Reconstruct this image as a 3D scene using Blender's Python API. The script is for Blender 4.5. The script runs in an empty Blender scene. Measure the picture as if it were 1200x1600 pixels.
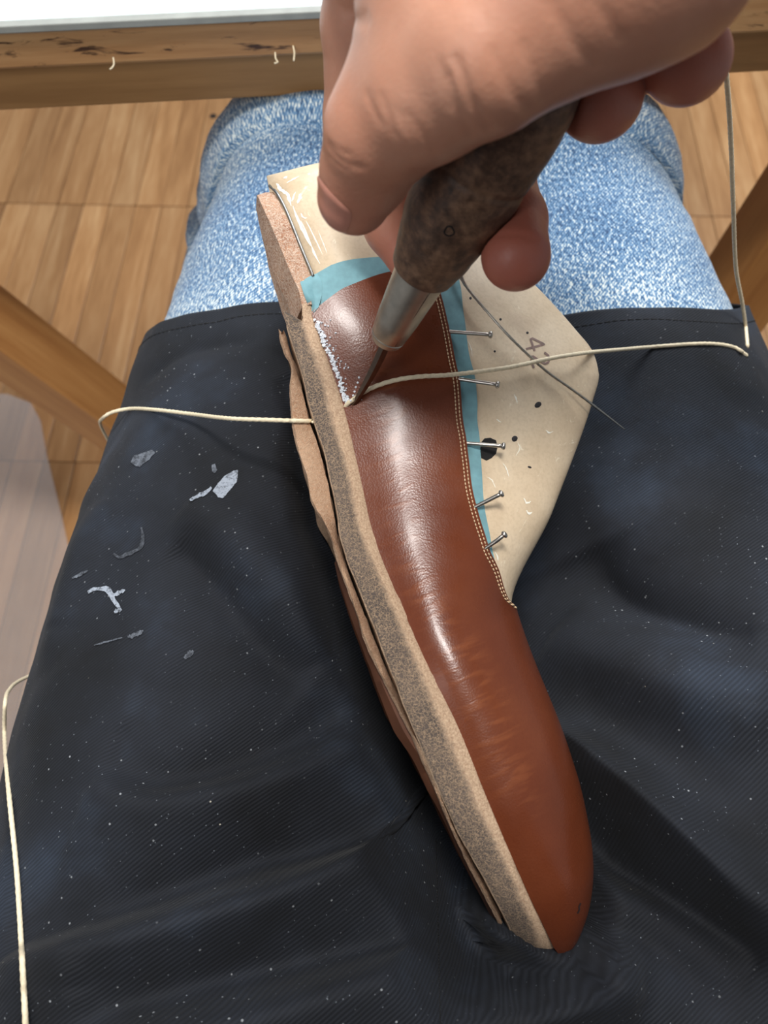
import bpy, bmesh, math, random
import numpy as np
from mathutils import Vector, Matrix
from mathutils.bvhtree import BVHTree

random.seed(7)
rng = np.random.default_rng(7)
scene = bpy.context.scene
COL = scene.collection

# ------------------------------------------------------------------ camera, world, lights
FPX = 1294.0
PITCH = math.radians(62.0)
CAM = Vector((0.0, 0.0, 0.90))
FWD = Vector((0, math.cos(PITCH), -math.sin(PITCH)))
UPV = Vector((0, math.sin(PITCH), math.cos(PITCH)))
RGT = Vector((1, 0, 0))
cam_data = bpy.data.cameras.new('camera')
cam = bpy.data.objects.new('camera', cam_data)
COL.objects.link(cam)
cam.location = CAM
cam.rotation_euler = (math.pi / 2 - PITCH, 0, 0)
cam_data.sensor_fit = 'VERTICAL'
cam_data.sensor_height = 36.0
cam_data.lens = 36.0 * FPX / 1600.0
cam_data.clip_start = 0.01
cam_data.dof.use_dof = True
cam_data.dof.focus_distance = 0.29
cam_data.dof.aperture_fstop = 14.0
scene.camera = cam

world = bpy.data.worlds.new('room_light')
scene.world = world
world.use_nodes = True
wbg = world.node_tree.nodes['Background']
wbg.inputs[0].default_value = (0.86, 0.93, 1.0, 1)
wbg.inputs[1].default_value = 0.28


def area(name, loc, target, size, size_y, power, color):
    d = bpy.data.lights.new(name, 'AREA')
    d.shape = 'RECTANGLE'
    d.size = size
    d.size_y = size_y
    d.energy = power
    d.color = color
    o = bpy.data.objects.new(name, d)
    COL.objects.link(o)
    o.location = loc
    o.rotation_euler = (Vector(target) - Vector(loc)).to_track_quat('-Z', 'Y').to_euler()
    return o


area('ceiling_lamp', (-0.04, 0.10, 2.15), (0.02, 0.27, 0.6), 0.46, 0.20, 23.0, (1.0, 0.97, 0.93))
area('back_fill_light', (-1.1, -1.5, 2.1), (0.05, 0.3, 0.7), 1.2, 1.2, 20.0, (0.96, 0.98, 1.0))  # unseen fill light, added behind left to brighten the hand
area('window_daylight', (0.45, 1.6, 2.05), (0.05, 0.2, 0.6), 1.2, 1.0, 50.0, (0.90, 0.95, 1.0))

scene.view_settings.view_transform = 'Standard'
scene.view_settings.look = 'None'
scene.view_settings.exposure = 0.0
scene.view_settings.gamma = 1.0
scene.view_settings.use_curve_mapping = False


# ------------------------------------------------------------------ helpers
def ray(px, py):
    return FWD + RGT * ((px - 600.0) / FPX) - UPV * ((py - 800.0) / FPX)


def P(px, py, d):
    return CAM + ray(px, py) * d


def Pz(px, py, z):
    r = ray(px, py)
    return CAM + r * ((z - CAM.z) / r.z)


def V(p):
    return Vector((float(p[0]), float(p[1]), float(p[2])))


def smooth(x, a, b):
    t = np.clip((np.asarray(x, float) - a) / (b - a), 0, 1)
    return t * t * (3 - 2 * t)


class Spl:
    """monotone cubic interpolation of y over x (any number of channels)"""
    def __init__(self, x, y):
        x = np.asarray(x, float)
        y = np.asarray(y, float)
        o = np.argsort(x)
        x = x[o]
        y = y[o]
        keep = np.concatenate([[True], np.diff(x) > 1e-7])
        self.x = x[keep]
        self.y = y[keep]
        d = np.diff(self.y, axis=0) / (np.diff(self.x) if y.ndim == 1 else np.diff(self.x)[:, None])
        m = np.zeros_like(self.y)
        m[0] = d[0]
        m[-1] = d[-1]
        if len(self.x) > 2:
            a, b = d[:-1], d[1:]
            with np.errstate(divide='ignore', invalid='ignore'):
                h = 2 * a * b / (a + b)
            m[1:-1] = np.where(a * b > 0, np.nan_to_num(h), 0)
        self.m = m

    def __call__(self, t):
        t = np.asarray(t, float)
        i = np.clip(np.searchsorted(self.x, t) - 1, 0, len(self.x) - 2)
        h = self.x[i + 1] - self.x[i]
        s = np.clip((t - self.x[i]) / h, 0, 1)
        y0, y1, m0, m1 = self.y[i], self.y[i + 1], self.m[i], self.m[i + 1]
        if self.y.ndim > 1:
            s = s[..., None]
            h = h[..., None]
        return ((2 * s**3 - 3 * s**2 + 1) * y0 + (s**3 - 2 * s**2 + s) * h * m0
                + (-2 * s**3 + 3 * s**2) * y1 + (s**3 - s**2) * h * m1)


def catmull(pts, n):
    """smooth open curve through 3D points, n samples"""
    p = np.array([[c for c in q] for q in pts], float)
    d = np.concatenate([[0], np.cumsum(np.linalg.norm(np.diff(p, axis=0), axis=1) ** 0.5 + 1e-9)])
    t = np.linspace(0, d[-1], n)
    m = np.zeros_like(p)
    m[1:-1] = (p[2:] - p[:-2]) / (d[2:] - d[:-2])[:, None]
    m[0] = (p[1] - p[0]) / (d[1] - d[0])
    m[-1] = (p[-1] - p[-2]) / (d[-1] - d[-2])
    i = np.clip(np.searchsorted(d, t) - 1, 0, len(d) - 2)
    h = (d[i + 1] - d[i])[:, None]
    s = ((t - d[i]) / h[:, 0])[:, None]
    return ((2 * s**3 - 3 * s**2 + 1) * p[i] + (s**3 - 2 * s**2 + s) * h * m[i]
            + (-2 * s**3 + 3 * s**2) * p[i + 1] + (s**3 - s**2) * h * m[i + 1])


def vnoise(p, scale, seed=0):
    """smooth value noise on an (N,3) array, range -1..1"""
    q = np.asarray(p, float) * scale + seed * 17.31
    i = np.floor(q).astype(np.int64)
    f = q - i
    f = f * f * (3 - 2 * f)

    def hsh(ix, iy, iz):
        n = (ix * 374761393 + iy * 668265263 + iz * 2147483647 + seed * 1442695) & 0x7fffffff
        n = ((n ^ (n >> 13)) * 1274126177) & 0x7fffffff
        n = (n ^ (n >> 16)) & 0xffff
        return n / 32767.5 - 1.0
    out = 0
    for dx in (0, 1):
        for dy in (0, 1):
            for dz in (0, 1):
                w = ((f[:, 0] if dx else 1 - f[:, 0]) * (f[:, 1] if dy else 1 - f[:, 1])
                     * (f[:, 2] if dz else 1 - f[:, 2]))
                out = out + w * hsh(i[:, 0] + dx, i[:, 1] + dy, i[:, 2] + dz)
    return out


def mesh_obj(name, verts, faces, mat, parent=None, smooth_sh=True, uv=None):
    me = bpy.data.meshes.new(name)
    me.from_pydata([tuple(map(float, v)) for v in verts], [], [tuple(map(int, f)) for f in faces])
    me.update()
    if smooth_sh:
        me.polygons.foreach_set('use_smooth', [True] * len(me.polygons))
    if uv is not None:
        lay = me.uv_layers.new(name='UVMap')
        idx = np.zeros(len(me.loops), dtype=np.int32)
        me.loops.foreach_get('vertex_index', idx)
        lay.data.foreach_set('uv', np.asarray(uv, dtype=np.float32)[idx].ravel())
    if mat:
        me.materials.append(mat)
    o = bpy.data.objects.new(name, me)
    COL.objects.link(o)
    if parent:
        o.parent = parent
        o.matrix_parent_inverse = parent.matrix_world.inverted()
    return o


def tag(o, label=None, cat=None, group=None, kind=None):
    if label:
        o['label'] = label
    if cat:
        o['category'] = cat
    if group:
        o['group'] = group
    if kind:
        o['kind'] = kind
    return o


def empty(name, loc, label, cat, group=None):
    o = bpy.data.objects.new(name, None)
    COL.objects.link(o)
    o.location = loc
    o.empty_display_size = 0.02
    o.matrix_world = Matrix.Translation(Vector(loc))
    return tag(o, label, cat, group)


def grid_faces(nu, nv, close_u=False, close_v=False, flip=False):
    f = []
    for i in range(nu if close_u else nu - 1):
        for j in range(nv if close_v else nv - 1):
            a = i * nv + j
            b = ((i + 1) % nu) * nv + j
            c = ((i + 1) % nu) * nv + (j + 1) % nv
            d = i * nv + (j + 1) % nv
            f.append((a, d, c, b) if flip else (a, b, c, d))
    return f


def tube(pts, rad, seg=8, caps=True):
    """tube along points; rad scalar or list. returns verts, faces"""
    p = np.asarray(pts, float)
    n = len(p)
    r = np.full(n, rad) if np.isscalar(rad) else np.asarray(rad, float)
    t = np.gradient(p, axis=0)
    t /= np.linalg.norm(t, axis=1)[:, None] + 1e-12
    up = np.array([0.3, 0.2, 0.93])
    if abs(np.dot(up, t[0])) > 0.95:
        up = np.array([1.0, 0, 0])
    u = np.cross(t[0], up)
    u /= np.linalg.norm(u)
    vs = []
    for i in range(n):
        u = u - t[i] * np.dot(u, t[i])
        u /= np.linalg.norm(u) + 1e-12
        w = np.cross(t[i], u)
        for k in range(seg):
            a = 2 * math.pi * k / seg
            vs.append(p[i] + r[i] * (math.cos(a) * u + math.sin(a) * w))
    fs = grid_faces(n, seg, close_v=True)
    if caps:
        fs.append(tuple(range(seg)))
        fs.append(tuple(range((n - 1) * seg, n * seg))[::-1])
    return np.array(vs), fs


def lathe_dir(p0, axis, prof, seg=40):
    """profile [(s, r)] revolved around axis from p0 -> verts, faces"""
    ax = Vector(axis).normalized()
    u = ax.orthogonal().normalized()
    w = ax.cross(u)
    vs = []
    for s, r in prof:
        for k in range(seg):
            a = 2 * math.pi * k / seg
            vs.append(p0 + ax * s + u * (r * math.cos(a)) + w * (r * math.sin(a)))
    fs = grid_faces(len(prof), seg, close_v=True)
    fs.append(tuple(range(seg)))
    fs.append(tuple(range((len(prof) - 1) * seg, len(prof) * seg))[::-1])
    return vs, fs


class Multi:
    def __init__(self):
        self.v = []
        self.f = []

    def add(self, v, f):
        o = len(self.v)
        self.v.extend([tuple(map(float, q)) for q in v])
        self.f.extend([tuple(int(i) + o for i in q) for q in f])

    def build(self, name, mat, parent=None, sm=True):
        return mesh_obj(name, self.v, self.f, mat, parent, sm)


def box_mesh(sx, sy, sz, bev=0.002, name='box'):
    bm = bmesh.new()
    bmesh.ops.create_cube(bm, size=1.0)
    for v in bm.verts:
        v.co = Vector((v.co.x * sx, v.co.y * sy, v.co.z * sz))
    if bev:
        bmesh.ops.bevel(bm, geom=list(bm.edges), offset=bev, segments=2, profile=0.5, affect='EDGES')
    me = bpy.data.meshes.new(name)
    bm.to_mesh(me)
    bm.free()
    return me


def bvh_of(*objs):
    vs, fs = [], []
    for o in objs:
        off = len(vs)
        vs += [o.matrix_world @ v.co for v in o.data.vertices]
        fs += [tuple(i + off for i in p.vertices) for p in o.data.polygons]
    return BVHTree.FromPolygons(vs, fs)


def hit(bvh, px, py):
    r = ray(px, py)
    loc, nor, idx, dist = bvh.ray_cast(CAM, r.normalized(), 5.0)
    if loc is None:
        return None, None, None
    if nor.dot(r) > 0:
        nor = -nor
    return loc, nor, (loc - CAM).dot(FWD)


# ------------------------------------------------------------------ materials
class NT:
    def __init__(self, name):
        self.m = bpy.data.materials.new(name)
        self.m.use_nodes = True
        self.t = self.m.node_tree
        self.b = self.t.nodes['Principled BSDF']
        self.out = self.t.nodes['Material Output']

    def n(self, kind, **kw):
        nd = self.t.nodes.new(kind)
        for k, v in kw.items():
            if k.startswith('i_'):
                key = k[2:]
                nd.inputs[int(key) if key.isdigit() else key.replace('_', ' ')].default_value = v
            else:
                setattr(nd, k, v)
        return nd

    def l(self, a, b):
        self.t.links.new(a, b)

    def coord(self, which='Object', scale=(1, 1, 1), rot=(0, 0, 0)):
        c = self.n('ShaderNodeTexCoord')
        mp = self.n('ShaderNodeMapping')
        mp.inputs['Scale'].default_value = scale
        mp.inputs['Rotation'].default_value = rot
        self.l(c.outputs[which], mp.inputs['Vector'])
        return mp.outputs[0]

    def noise(self, vec, scale, detail=3, rough=0.5, dist=0.0):
        nd = self.n('ShaderNodeTexNoise')
        nd.inputs['Scale'].default_value = scale
        nd.inputs['Detail'].default_value = detail
        nd.inputs['Roughness'].default_value = rough
        nd.inputs['Distortion'].default_value = dist
        self.l(vec, nd.inputs['Vector'])
        return nd.outputs['Fac']

    def ramp(self, fac, stops, interp='LINEAR'):
        nd = self.n('ShaderNodeValToRGB')
        cr = nd.color_ramp
        cr.interpolation = interp
        while len(cr.elements) < len(stops):
            cr.elements.new(0.5)
        for e, (p, c) in zip(cr.elements, stops):
            e.position = p
            if not hasattr(c, '__len__'):
                c = (c, c, c)
            e.color = (c[0], c[1], c[2], 1)
        self.l(fac, nd.inputs[0])
        return nd.outputs[0]

    def mix(self, fac, a, b, mode='MIX'):
        nd = self.n('ShaderNodeMix', data_type='RGBA', blend_type=mode)
        for s, val in ((nd.inputs[0], fac), (nd.inputs[6], a), (nd.inputs[7], b)):
            if hasattr(val, 'links'):
                self.l(val, s)
            elif hasattr(val, '__len__'):
                s.default_value = (val[0], val[1], val[2], 1)
            else:
                s.default_value = val
        return nd.outputs[2]

    def math(self, op, a, b=None):
        nd = self.n('ShaderNodeMath', operation=op)
        for s, val in ((nd.inputs[0], a), (nd.inputs[1], b)):
            if val is None:
                continue
            if hasattr(val, 'links'):
                self.l(val, s)
            else:
                s.default_value = val
        return nd.outputs[0]

    def bump(self, h, strength, dist, prev=None):
        nd = self.n('ShaderNodeBump')
        nd.inputs['Strength'].default_value = strength
        nd.inputs['Distance'].default_value = dist
        self.l(h, nd.inputs['Height'])
        if prev:
            self.l(prev, nd.inputs['Normal'])
        return nd.outputs[0]

    def set(self, color=None, rough=None, normal=None, **kw):
        for key, val in (('Base Color', color), ('Roughness', rough), ('Normal', normal)):
            if val is None:
                continue
            s = self.b.inputs[key]
            if hasattr(val, 'links'):
                self.l(val, s)
            elif hasattr(val, '__len__'):
                s.default_value = (val[0], val[1], val[2], 1)
            else:
                s.default_value = val
        for k, v in kw.items():
            self.b.inputs[k.replace('_', ' ')].default_value = v
        return self.m


def srgb(r, g, b):
    def f(c):
        c /= 255.0
        return c / 12.92 if c <= 0.04045 else ((c + 0.055) / 1.055) ** 2.4
    return (f(r), f(g), f(b))


def m_plain(name, col, rough=0.6, var=0.12, scale=60, bump=0.15, bd=0.001, **kw):
    t = NT(name)
    c = t.coord('Object')
    nz = t.noise(c, scale, 4)
    lo = tuple(x * (1 - var) for x in col)
    hi = tuple(min(1, x * (1 + var)) for x in col)
    return t.set(t.ramp(nz, [(0.3, lo), (0.7, hi)]), rough, t.bump(nz, bump, bd), **kw)


def m_wood(name, cols, rough, axis_scale, rings=8.0, stains=None, bump=0.1):
    t = NT(name)
    c = t.coord('Object', axis_scale)
    info = t.n('ShaderNodeObjectInfo')
    off = t.n('ShaderNodeVectorMath', operation='SCALE')
    cmb = t.n('ShaderNodeCombineXYZ')
    for k in range(3):
        t.l(info.outputs['Random'], cmb.inputs[k])
    t.l(cmb.outputs[0], off.inputs[0])
    off.inputs['Scale'].default_value = 37.0
    add = t.n('ShaderNodeVectorMath', operation='ADD')
    t.l(c, add.inputs[0])
    t.l(off.outputs[0], add.inputs[1])
    nz = t.noise(add.outputs[0], rings, 5, 0.6, 0.6)
    fine = t.noise(add.outputs[0], rings * 6, 3, 0.6)
    mixf = t.math('ADD', t.math('MULTIPLY', nz, 0.7), t.math('MULTIPLY', fine, 0.3))
    col = t.ramp(mixf, [(0.32, cols[0]), (0.5, cols[1]), (0.68, cols[2])])
    var = t.ramp(info.outputs['Random'], [(0, 0.78), (1, 1.15)])
    col = t.mix(1.0, col, var, 'MULTIPLY')
    if stains:
        st = t.noise(t.coord('Object', stains[1]), stains[2], 4, 0.65, 0.8)
        col = t.mix(t.ramp(st, [(stains[3], 0.0), (stains[4], 1.0)]), col, stains[0])
    return t.set(col, rough, t.bump(fine, bump, 0.0008))


def m_leather():
    t = NT('brown_leather')
    c = t.coord('Object')
    big = t.noise(c, 22, 3)
    fine = t.noise(c, 900, 2)
    vor = t.n('ShaderNodeTexVoronoi')
    vor.inputs['Scale'].default_value = 1500
    t.l(c, vor.inputs['Vector'])
    col = t.ramp(big, [(0.3, srgb(93, 45, 25)), (0.52, srgb(106, 52, 29)), (0.75, srgb(119, 63, 37))])
    col = t.mix(t.math('MULTIPLY', fine, 0.35), col, srgb(84, 36, 20))
    # stretch wrinkles running across towards the sole
    wr = t.noise(t.coord('UV', (420, 60, 1), (0, 0, 0.35)), 1.0, 2, 0.5, 0.4)
    wm = t.n('ShaderNodeAttribute', attribute_name='wrinkle')
    wr2 = t.math('MULTIPLY', t.ramp(wr, [(0.5, 0.0), (0.66, 1.0)]), wm.outputs['Fac'])
    col = t.mix(t.math('MULTIPLY', wr2, 0.16), col, srgb(186, 112, 66))
    n1 = t.bump(vor.outputs['Distance'], 0.13, 0.0003)
    n2 = t.bump(t.noise(c, 130, 3), 0.03, 0.0010, n1)
    n3 = t.bump(wr2, 0.07, 0.0006, n2)
    rg = t.ramp(t.noise(c, 120, 3), [(0.3, 0.26), (0.7, 0.37)])
    return t.set(col, rg, n3, Coat_Weight=0.18, Coat_Roughness=0.16, Specular_IOR_Level=0.38)


def m_last():
    t = NT('worn_last_wood')
    c = t.coord('Object')
    nz = t.noise(c, 30, 5, 0.6)
    col = t.ramp(nz, [(0.3, srgb(192, 168, 138)), (0.5, srgb(211, 189, 159)), (0.72, srgb(224, 204, 176))])
    gr = t.noise(t.coord('Object', (60, 60, 60)), 14, 3)
    col = t.mix(t.ramp(gr, [(0.45, 0.0), (0.8, 0.3)]), col, srgb(170, 146, 118))
    sc = t.noise(t.coord('Object', (1, 1, 1)), 120, 4, 0.7, 1.5)
    col = t.mix(t.ramp(sc, [(0.64, 0.0), (0.69, 0.7)]), col, srgb(236, 224, 200))
    st = t.noise(c, 55, 3, 0.5, 0.5)
    col = t.mix(t.ramp(st, [(0.62, 0.0), (0.8, 0.35)]), col, srgb(150, 118, 100))
    return t.set(col, 0.42, t.bump(sc, 0.25, 0.0006), Coat_Weight=0.1)


def m_fibre(name, base, pale, dark, scale=420, rough=0.95, streak=None):
    """raw leather flesh side: pale curly fibres over a darker ground"""
    t = NT(name)
    c = t.coord('Object')
    vor = t.n('ShaderNodeTexVoronoi', feature='DISTANCE_TO_EDGE')
    vor.inputs['Scale'].default_value = scale
    wob = t.n('ShaderNodeTexNoise')
    wob.inputs['Scale'].default_value = scale * 0.8
    t.l(c, wob.inputs['Vector'])
    sub = t.n('ShaderNodeVectorMath', operation='SCALE')
    t.l(wob.outputs['Color'], sub.inputs[0])
    sub.inputs['Scale'].default_value = 0.004
    add = t.n('ShaderNodeVectorMath', operation='ADD')
    t.l(c, add.inputs[0])
    t.l(sub.outputs[0], add.inputs[1])
    t.l(add.outputs[0], vor.inputs['Vector'])
    edge = t.ramp(vor.outputs['Distance'], [(0.0, 1.0), (0.16, 0.0)])
    big = t.noise(c, 60, 4, 0.6)
    fine = t.noise(c, 700, 3, 0.6)
    ground = t.ramp(t.math('ADD', t.math('MULTIPLY', big, 0.6), t.math('MULTIPLY', fine, 0.4)),
                    [(0.36, dark), (0.62, base)])
    col = t.mix(t.math('MULTIPLY', edge, 0.8), ground, pale)
    return t.set(col, rough, t.bump(t.math('ADD', edge, fine), 0.5, 0.0007))


def m_denim():
    t = NT('blue_denim')
    fl = t.noise(t.coord('UV', (760, 300, 1), (0, 0, 0.9)), 1.0, 2, 0.6)
    fl2 = t.noise(t.coord('UV', (1500, 650, 1), (0, 0, 0.9)), 1.0, 2, 0.6)
    big = t.noise(t.coord('UV', (14, 14, 1)), 1.0, 3)
    w = t.n('ShaderNodeTexWave', wave_type='BANDS', bands_direction='X')
    w.inputs['Scale'].default_value = 1.0
    w.inputs['Distortion'].default_value = 1.5
    t.l(t.coord('UV', (210, 210, 1), (0, 0, 0.75)), w.inputs['Vector'])
    s = t.math('ADD', t.math('MULTIPLY', fl, 0.62), t.math('MULTIPLY', fl2, 0.38))
    s = t.math('ADD', s, t.math('MULTIPLY', t.math('SUBTRACT', w.outputs['Fac'], 0.5), 0.07))
    s = t.math('ADD', s, t.math('MULTIPLY', t.math('SUBTRACT', big, 0.5), 0.22))
    col = t.ramp(s, [(0.38, srgb(40, 68, 102)), (0.47, srgb(76, 112, 148)), (0.53, srgb(104, 138, 168)),
                     (0.60, srgb(206, 212, 208))])
    return t.set(col, 0.92, t.bump(s, 0.7, 0.0012), Sheen_Weight=0.15)


def m_apron():
    t = NT('black_twill')
    tw = t.n('ShaderNodeTexWave', wave_type='BANDS', bands_direction='X')
    tw.inputs['Scale'].default_value = 1.0
    tw.inputs['Distortion'].default_value = 0.6
    tw.inputs['Detail'].default_value = 1.0
    t.l(t.coord('UV', (270, 270, 1), (0, 0, 0.95)), tw.inputs['Vector'])
    c = t.coord('Object')
    big = t.noise(c, 16, 4, 0.6)
    col = t.ramp(big, [(0.3, srgb(25, 26, 29)), (0.55, srgb(36, 39, 46)), (0.8, srgb(54, 63, 77))])
    col = t.mix(t.math('MULTIPLY', tw.outputs['Fac'], 0.45), col, srgb(13, 13, 15))
    for sc, thr, amt, cc in ((260, 0.11, 0.75, (160, 163, 166)), (520, 0.13, 0.75, (128, 134, 142)), (95, 0.034, 0.7, (205, 198, 182))):
        vor = t.n('ShaderNodeTexVoronoi')
        vor.inputs['Scale'].default_value = sc
        t.l(c, vor.inputs['Vector'])
        spot = t.ramp(vor.outputs['Distance'], [(thr * 0.6, 1.0), (thr, 0.0)])
        sep = t.n('ShaderNodeSeparateColor')
        t.l(vor.outputs['Color'], sep.inputs[0])
        pick = t.ramp(sep.outputs[0], [(0.58, 0.0), (0.64, 1.0)])
        clus = t.ramp(t.noise(c, 24, 2), [(0.42, 0.15), (0.6, 1.0)])
        f = t.math('MULTIPLY', t.math('MULTIPLY', t.math('MULTIPLY', spot, pick), amt), clus)
        col = t.mix(f, col, srgb(*cc))
    nrm = t.bump(tw.outputs['Fac'], 0.3, 0.0006)
    nrm = t.bump(t.noise(c, 120, 3), 0.12, 0.002, nrm)
    return t.set(col, 0.78, nrm, Sheen_Weight=0.03, Specular_IOR_Level=0.2)


def m_skin():
    t = NT('skin')
    c = t.coord('Object')
    big = t.noise(c, 45, 3)
    fine = t.noise(c, 500, 3)
    col = t.ramp(big, [(0.25, srgb(196, 137, 110)), (0.52, srgb(206, 149, 122)), (0.8, srgb(214, 160, 134))])
    red = t.n('ShaderNodeAttribute', attribute_name='redness')
    col = t.mix(red.outputs['Fac'], col, srgb(184, 88, 74))
    col = t.mix(t.math('MULTIPLY', fine, 0.15), col, srgb(170, 104, 84))
    vor = t.n('ShaderNodeTexVoronoi')
    vor.inputs['Scale'].default_value = 900
    t.l(c, vor.inputs['Vector'])
    nrm = t.bump(vor.outputs['Distance'], 0.12, 0.0004)
    nrm = t.bump(t.noise(c, 220, 3), 0.10, 0.0008, nrm)
    m = t.set(col, 0.45, nrm, Subsurface_Weight=0.18, Subsurface_Scale=0.004)
    t.b.inputs['Subsurface Radius'].default_value = (1.0, 0.35, 0.2)
    return m


def m_handle():
    t = NT('dark_handle_wood')
    c = t.coord('Object')
    n1 = t.noise(c, 70, 5, 0.7, 0.6)
    n2 = t.noise(c, 380, 4, 0.6)
    s = t.math('ADD', t.math('MULTIPLY', n1, 0.6), t.math('MULTIPLY', n2, 0.4))
    col = t.ramp(s, [(0.34, srgb(46, 33, 27)), (0.47, srgb(94, 69, 53)), (0.58, srgb(130, 98, 75)), (0.72, srgb(160, 126, 99))])
    return t.set(col, t.ramp(n2, [(0.3, 0.42), (0.7, 0.65)]), t.bump(s, 0.35, 0.001))


def m_metal(name, col, rough, scale=200, brushed=(1, 1, 1)):
    t = NT(name)
    c = t.coord('Object', brushed)
    nz = t.noise(c, scale, 3)
    cc = t.ramp(nz, [(0.3, tuple(x * 0.8 for x in col)), (0.7, col)])
    return t.set(cc, rough, t.bump(nz, 0.08, 0.0003), Metallic=1.0)


M = {}
M['leather'] = m_leather()
M['last'] = m_last()
M['denim'] = m_denim()
M['apron'] = m_apron()
M['skin'] = m_skin()
M['nail'] = m_plain('fingernail', srgb(206, 142, 122), 0.32, 0.06, 200, 0.05)
M['handle'] = m_handle()
M['ferrule'] = m_metal('dull_ferrule_metal', srgb(206, 198, 184), 0.42, 300)
M['steel'] = m_metal('awl_steel', srgb(120, 104, 92), 0.38, 500)
M['nailsteel'] = m_metal('nail_steel', srgb(200, 194, 186), 0.32, 500)
M['bristle'] = m_metal('bristle_steel', srgb(190, 186, 176), 0.3, 500)
M['plate'] = m_metal('plate_steel', srgb(150, 150, 148), 0.4, 300)
M['welt'] = m_fibre('welt_flesh', srgb(128, 108, 90), srgb(186, 158, 128), srgb(90, 78, 72), 620)
def m_welt():
    t = NT('welt_leather')
    c = t.coord('Object')
    at_ = t.n('ShaderNodeAttribute', attribute_name='greyness')
    fine = t.noise(c, 1500, 3, 0.65)
    mid = t.noise(c, 420, 4, 0.6, 1.2)
    big = t.noise(c, 70, 3)
    g = t.math('ADD', at_.outputs['Fac'], t.math('MULTIPLY', t.math('SUBTRACT', mid, 0.5), 0.55))
    g = t.ramp(g, [(0.22, 0.0), (0.62, 1.0)])
    vor = t.n('ShaderNodeTexVoronoi', feature='DISTANCE_TO_EDGE')
    vor.inputs['Scale'].default_value = 900
    wob = t.n('ShaderNodeTexNoise')
    wob.inputs['Scale'].default_value = 700
    t.l(c, wob.inputs['Vector'])
    sc = t.n('ShaderNodeVectorMath', operation='SCALE')
    t.l(wob.outputs['Color'], sc.inputs[0])
    sc.inputs['Scale'].default_value = 0.003
    add = t.n('ShaderNodeVectorMath', operation='ADD')
    t.l(c, add.inputs[0])
    t.l(sc.outputs[0], add.inputs[1])
    t.l(add.outputs[0], vor.inputs['Vector'])
    edge = t.ramp(vor.outputs['Distance'], [(0.0, 1.0), (0.11, 0.0)])
    pale = t.ramp(fine, [(0.3, srgb(166, 134, 108)), (0.7, srgb(214, 186, 156))])
    grey = t.ramp(t.math('ADD', t.math('MULTIPLY', fine, 0.5), t.math('MULTIPLY', big, 0.5)), [(0.35, srgb(76, 68, 64)), (0.65, srgb(114, 99, 88))])
    grey = t.mix(t.math('MULTIPLY', edge, 0.75), grey, srgb(184, 156, 126))
    col = t.mix(g, pale, grey)
    return t.set(col, 0.95, t.bump(t.math('ADD', edge, fine), 0.4, 0.0006))


M['welt'] = m_welt()
M['welt_edge'] = m_fibre('welt_cut_bevel', srgb(196, 164, 132), srgb(222, 194, 162), srgb(160, 124, 94), 900)
M['leaf'] = m_fibre('outsole_leaf', srgb(190, 154, 124), srgb(206, 174, 146), srgb(150, 112, 84), 900)
M['heelseat'] = m_fibre('heel_seat_rough', srgb(188, 148, 120), srgb(222, 200, 180), srgb(146, 104, 80), 800)
M['soleface'] = m_plain('sole_grain_face', srgb(90, 54, 35), 0.55, 0.15, 80, 0.2)
M['lining'] = m_plain('teal_lining', srgb(112, 156, 164), 0.7, 0.14, 260, 0.2, 0.0006)
M['stitch'] = m_plain('cream_stitch', srgb(214, 186, 150), 0.8, 0.1, 300)
M['thread'] = m_plain('waxed_thread', srgb(232, 216, 184), 0.6, 0.12, 900, 0.4, 0.0004)
M['blackstitch'] = m_plain('black_stitch', srgb(16, 16, 18), 0.9, 0.1, 300)
M['ink'] = m_plain('black_ink', srgb(36, 31, 32), 0.6, 0.3, 400, 0.1)
M['stamp'] = m_plain('brown_stamp_ink', srgb(134, 110, 102), 0.7, 0.25, 600, 0.05)
M['hole'] = m_plain('dark_hole', srgb(24, 20, 20), 0.9, 0.4, 300, 0.2)


def m_paint(name, col, lo, hi):
    """dried paint worn through to the black cloth"""
    t = NT(name)
    c = t.coord('Object')
    n1 = t.noise(c, 420, 4, 0.65)
    n2 = t.noise(c, 1400, 3, 0.6)
    f = t.math('ADD', t.math('MULTIPLY', n1, 0.6), t.math('MULTIPLY', n2, 0.4))
    return t.set(t.ramp(f, [(lo, srgb(38, 41, 47)), (hi, col)]), 0.88, t.bump(n2, 0.5, 0.0006))


M['paint'] = m_paint('dried_paint', srgb(150, 157, 168), 0.36, 0.52)
M['paintdim'] = m_paint('rubbed_paint', srgb(108, 113, 122), 0.40, 0.64)
M['paintfaint'] = m_paint('faint_paint', srgb(84, 88, 96), 0.42, 0.68)
M['crumb'] = m_plain('white_wax', srgb(226, 230, 236), 0.5, 0.04, 500)
M['chip'] = m_plain('white_chip', srgb(240, 236, 222), 0.6, 0.04, 300)
M['bench'] = m_wood('bench_wood', [srgb(160, 112, 68), srgb(188, 140, 92), srgb(206, 164, 114)], 0.5, (3, 40, 40), 1.2,
                    (srgb(70, 44, 28), (16, 40, 90), 1.8, 0.58, 0.66))
M['rail'] = m_wood('bench_rail_wood', [srgb(164, 118, 70), srgb(184, 136, 84), srgb(200, 152, 98)], 0.5, (3, 40, 40), 1.0)
M['leg'] = m_wood('bench_leg_wood', [srgb(168, 110, 58), srgb(190, 132, 74), srgb(206, 150, 90)], 0.42, (40, 40, 3), 1.0)
M['parquet'] = m_wood('parquet_oak', [srgb(150, 104, 60), srgb(178, 130, 82), srgb(200, 156, 108)], 0.38, (26, 2.4, 26), 1.2,
                      (srgb(96, 66, 42), (14, 9, 9), 1.2, 0.66, 0.8), 0.05)
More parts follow.
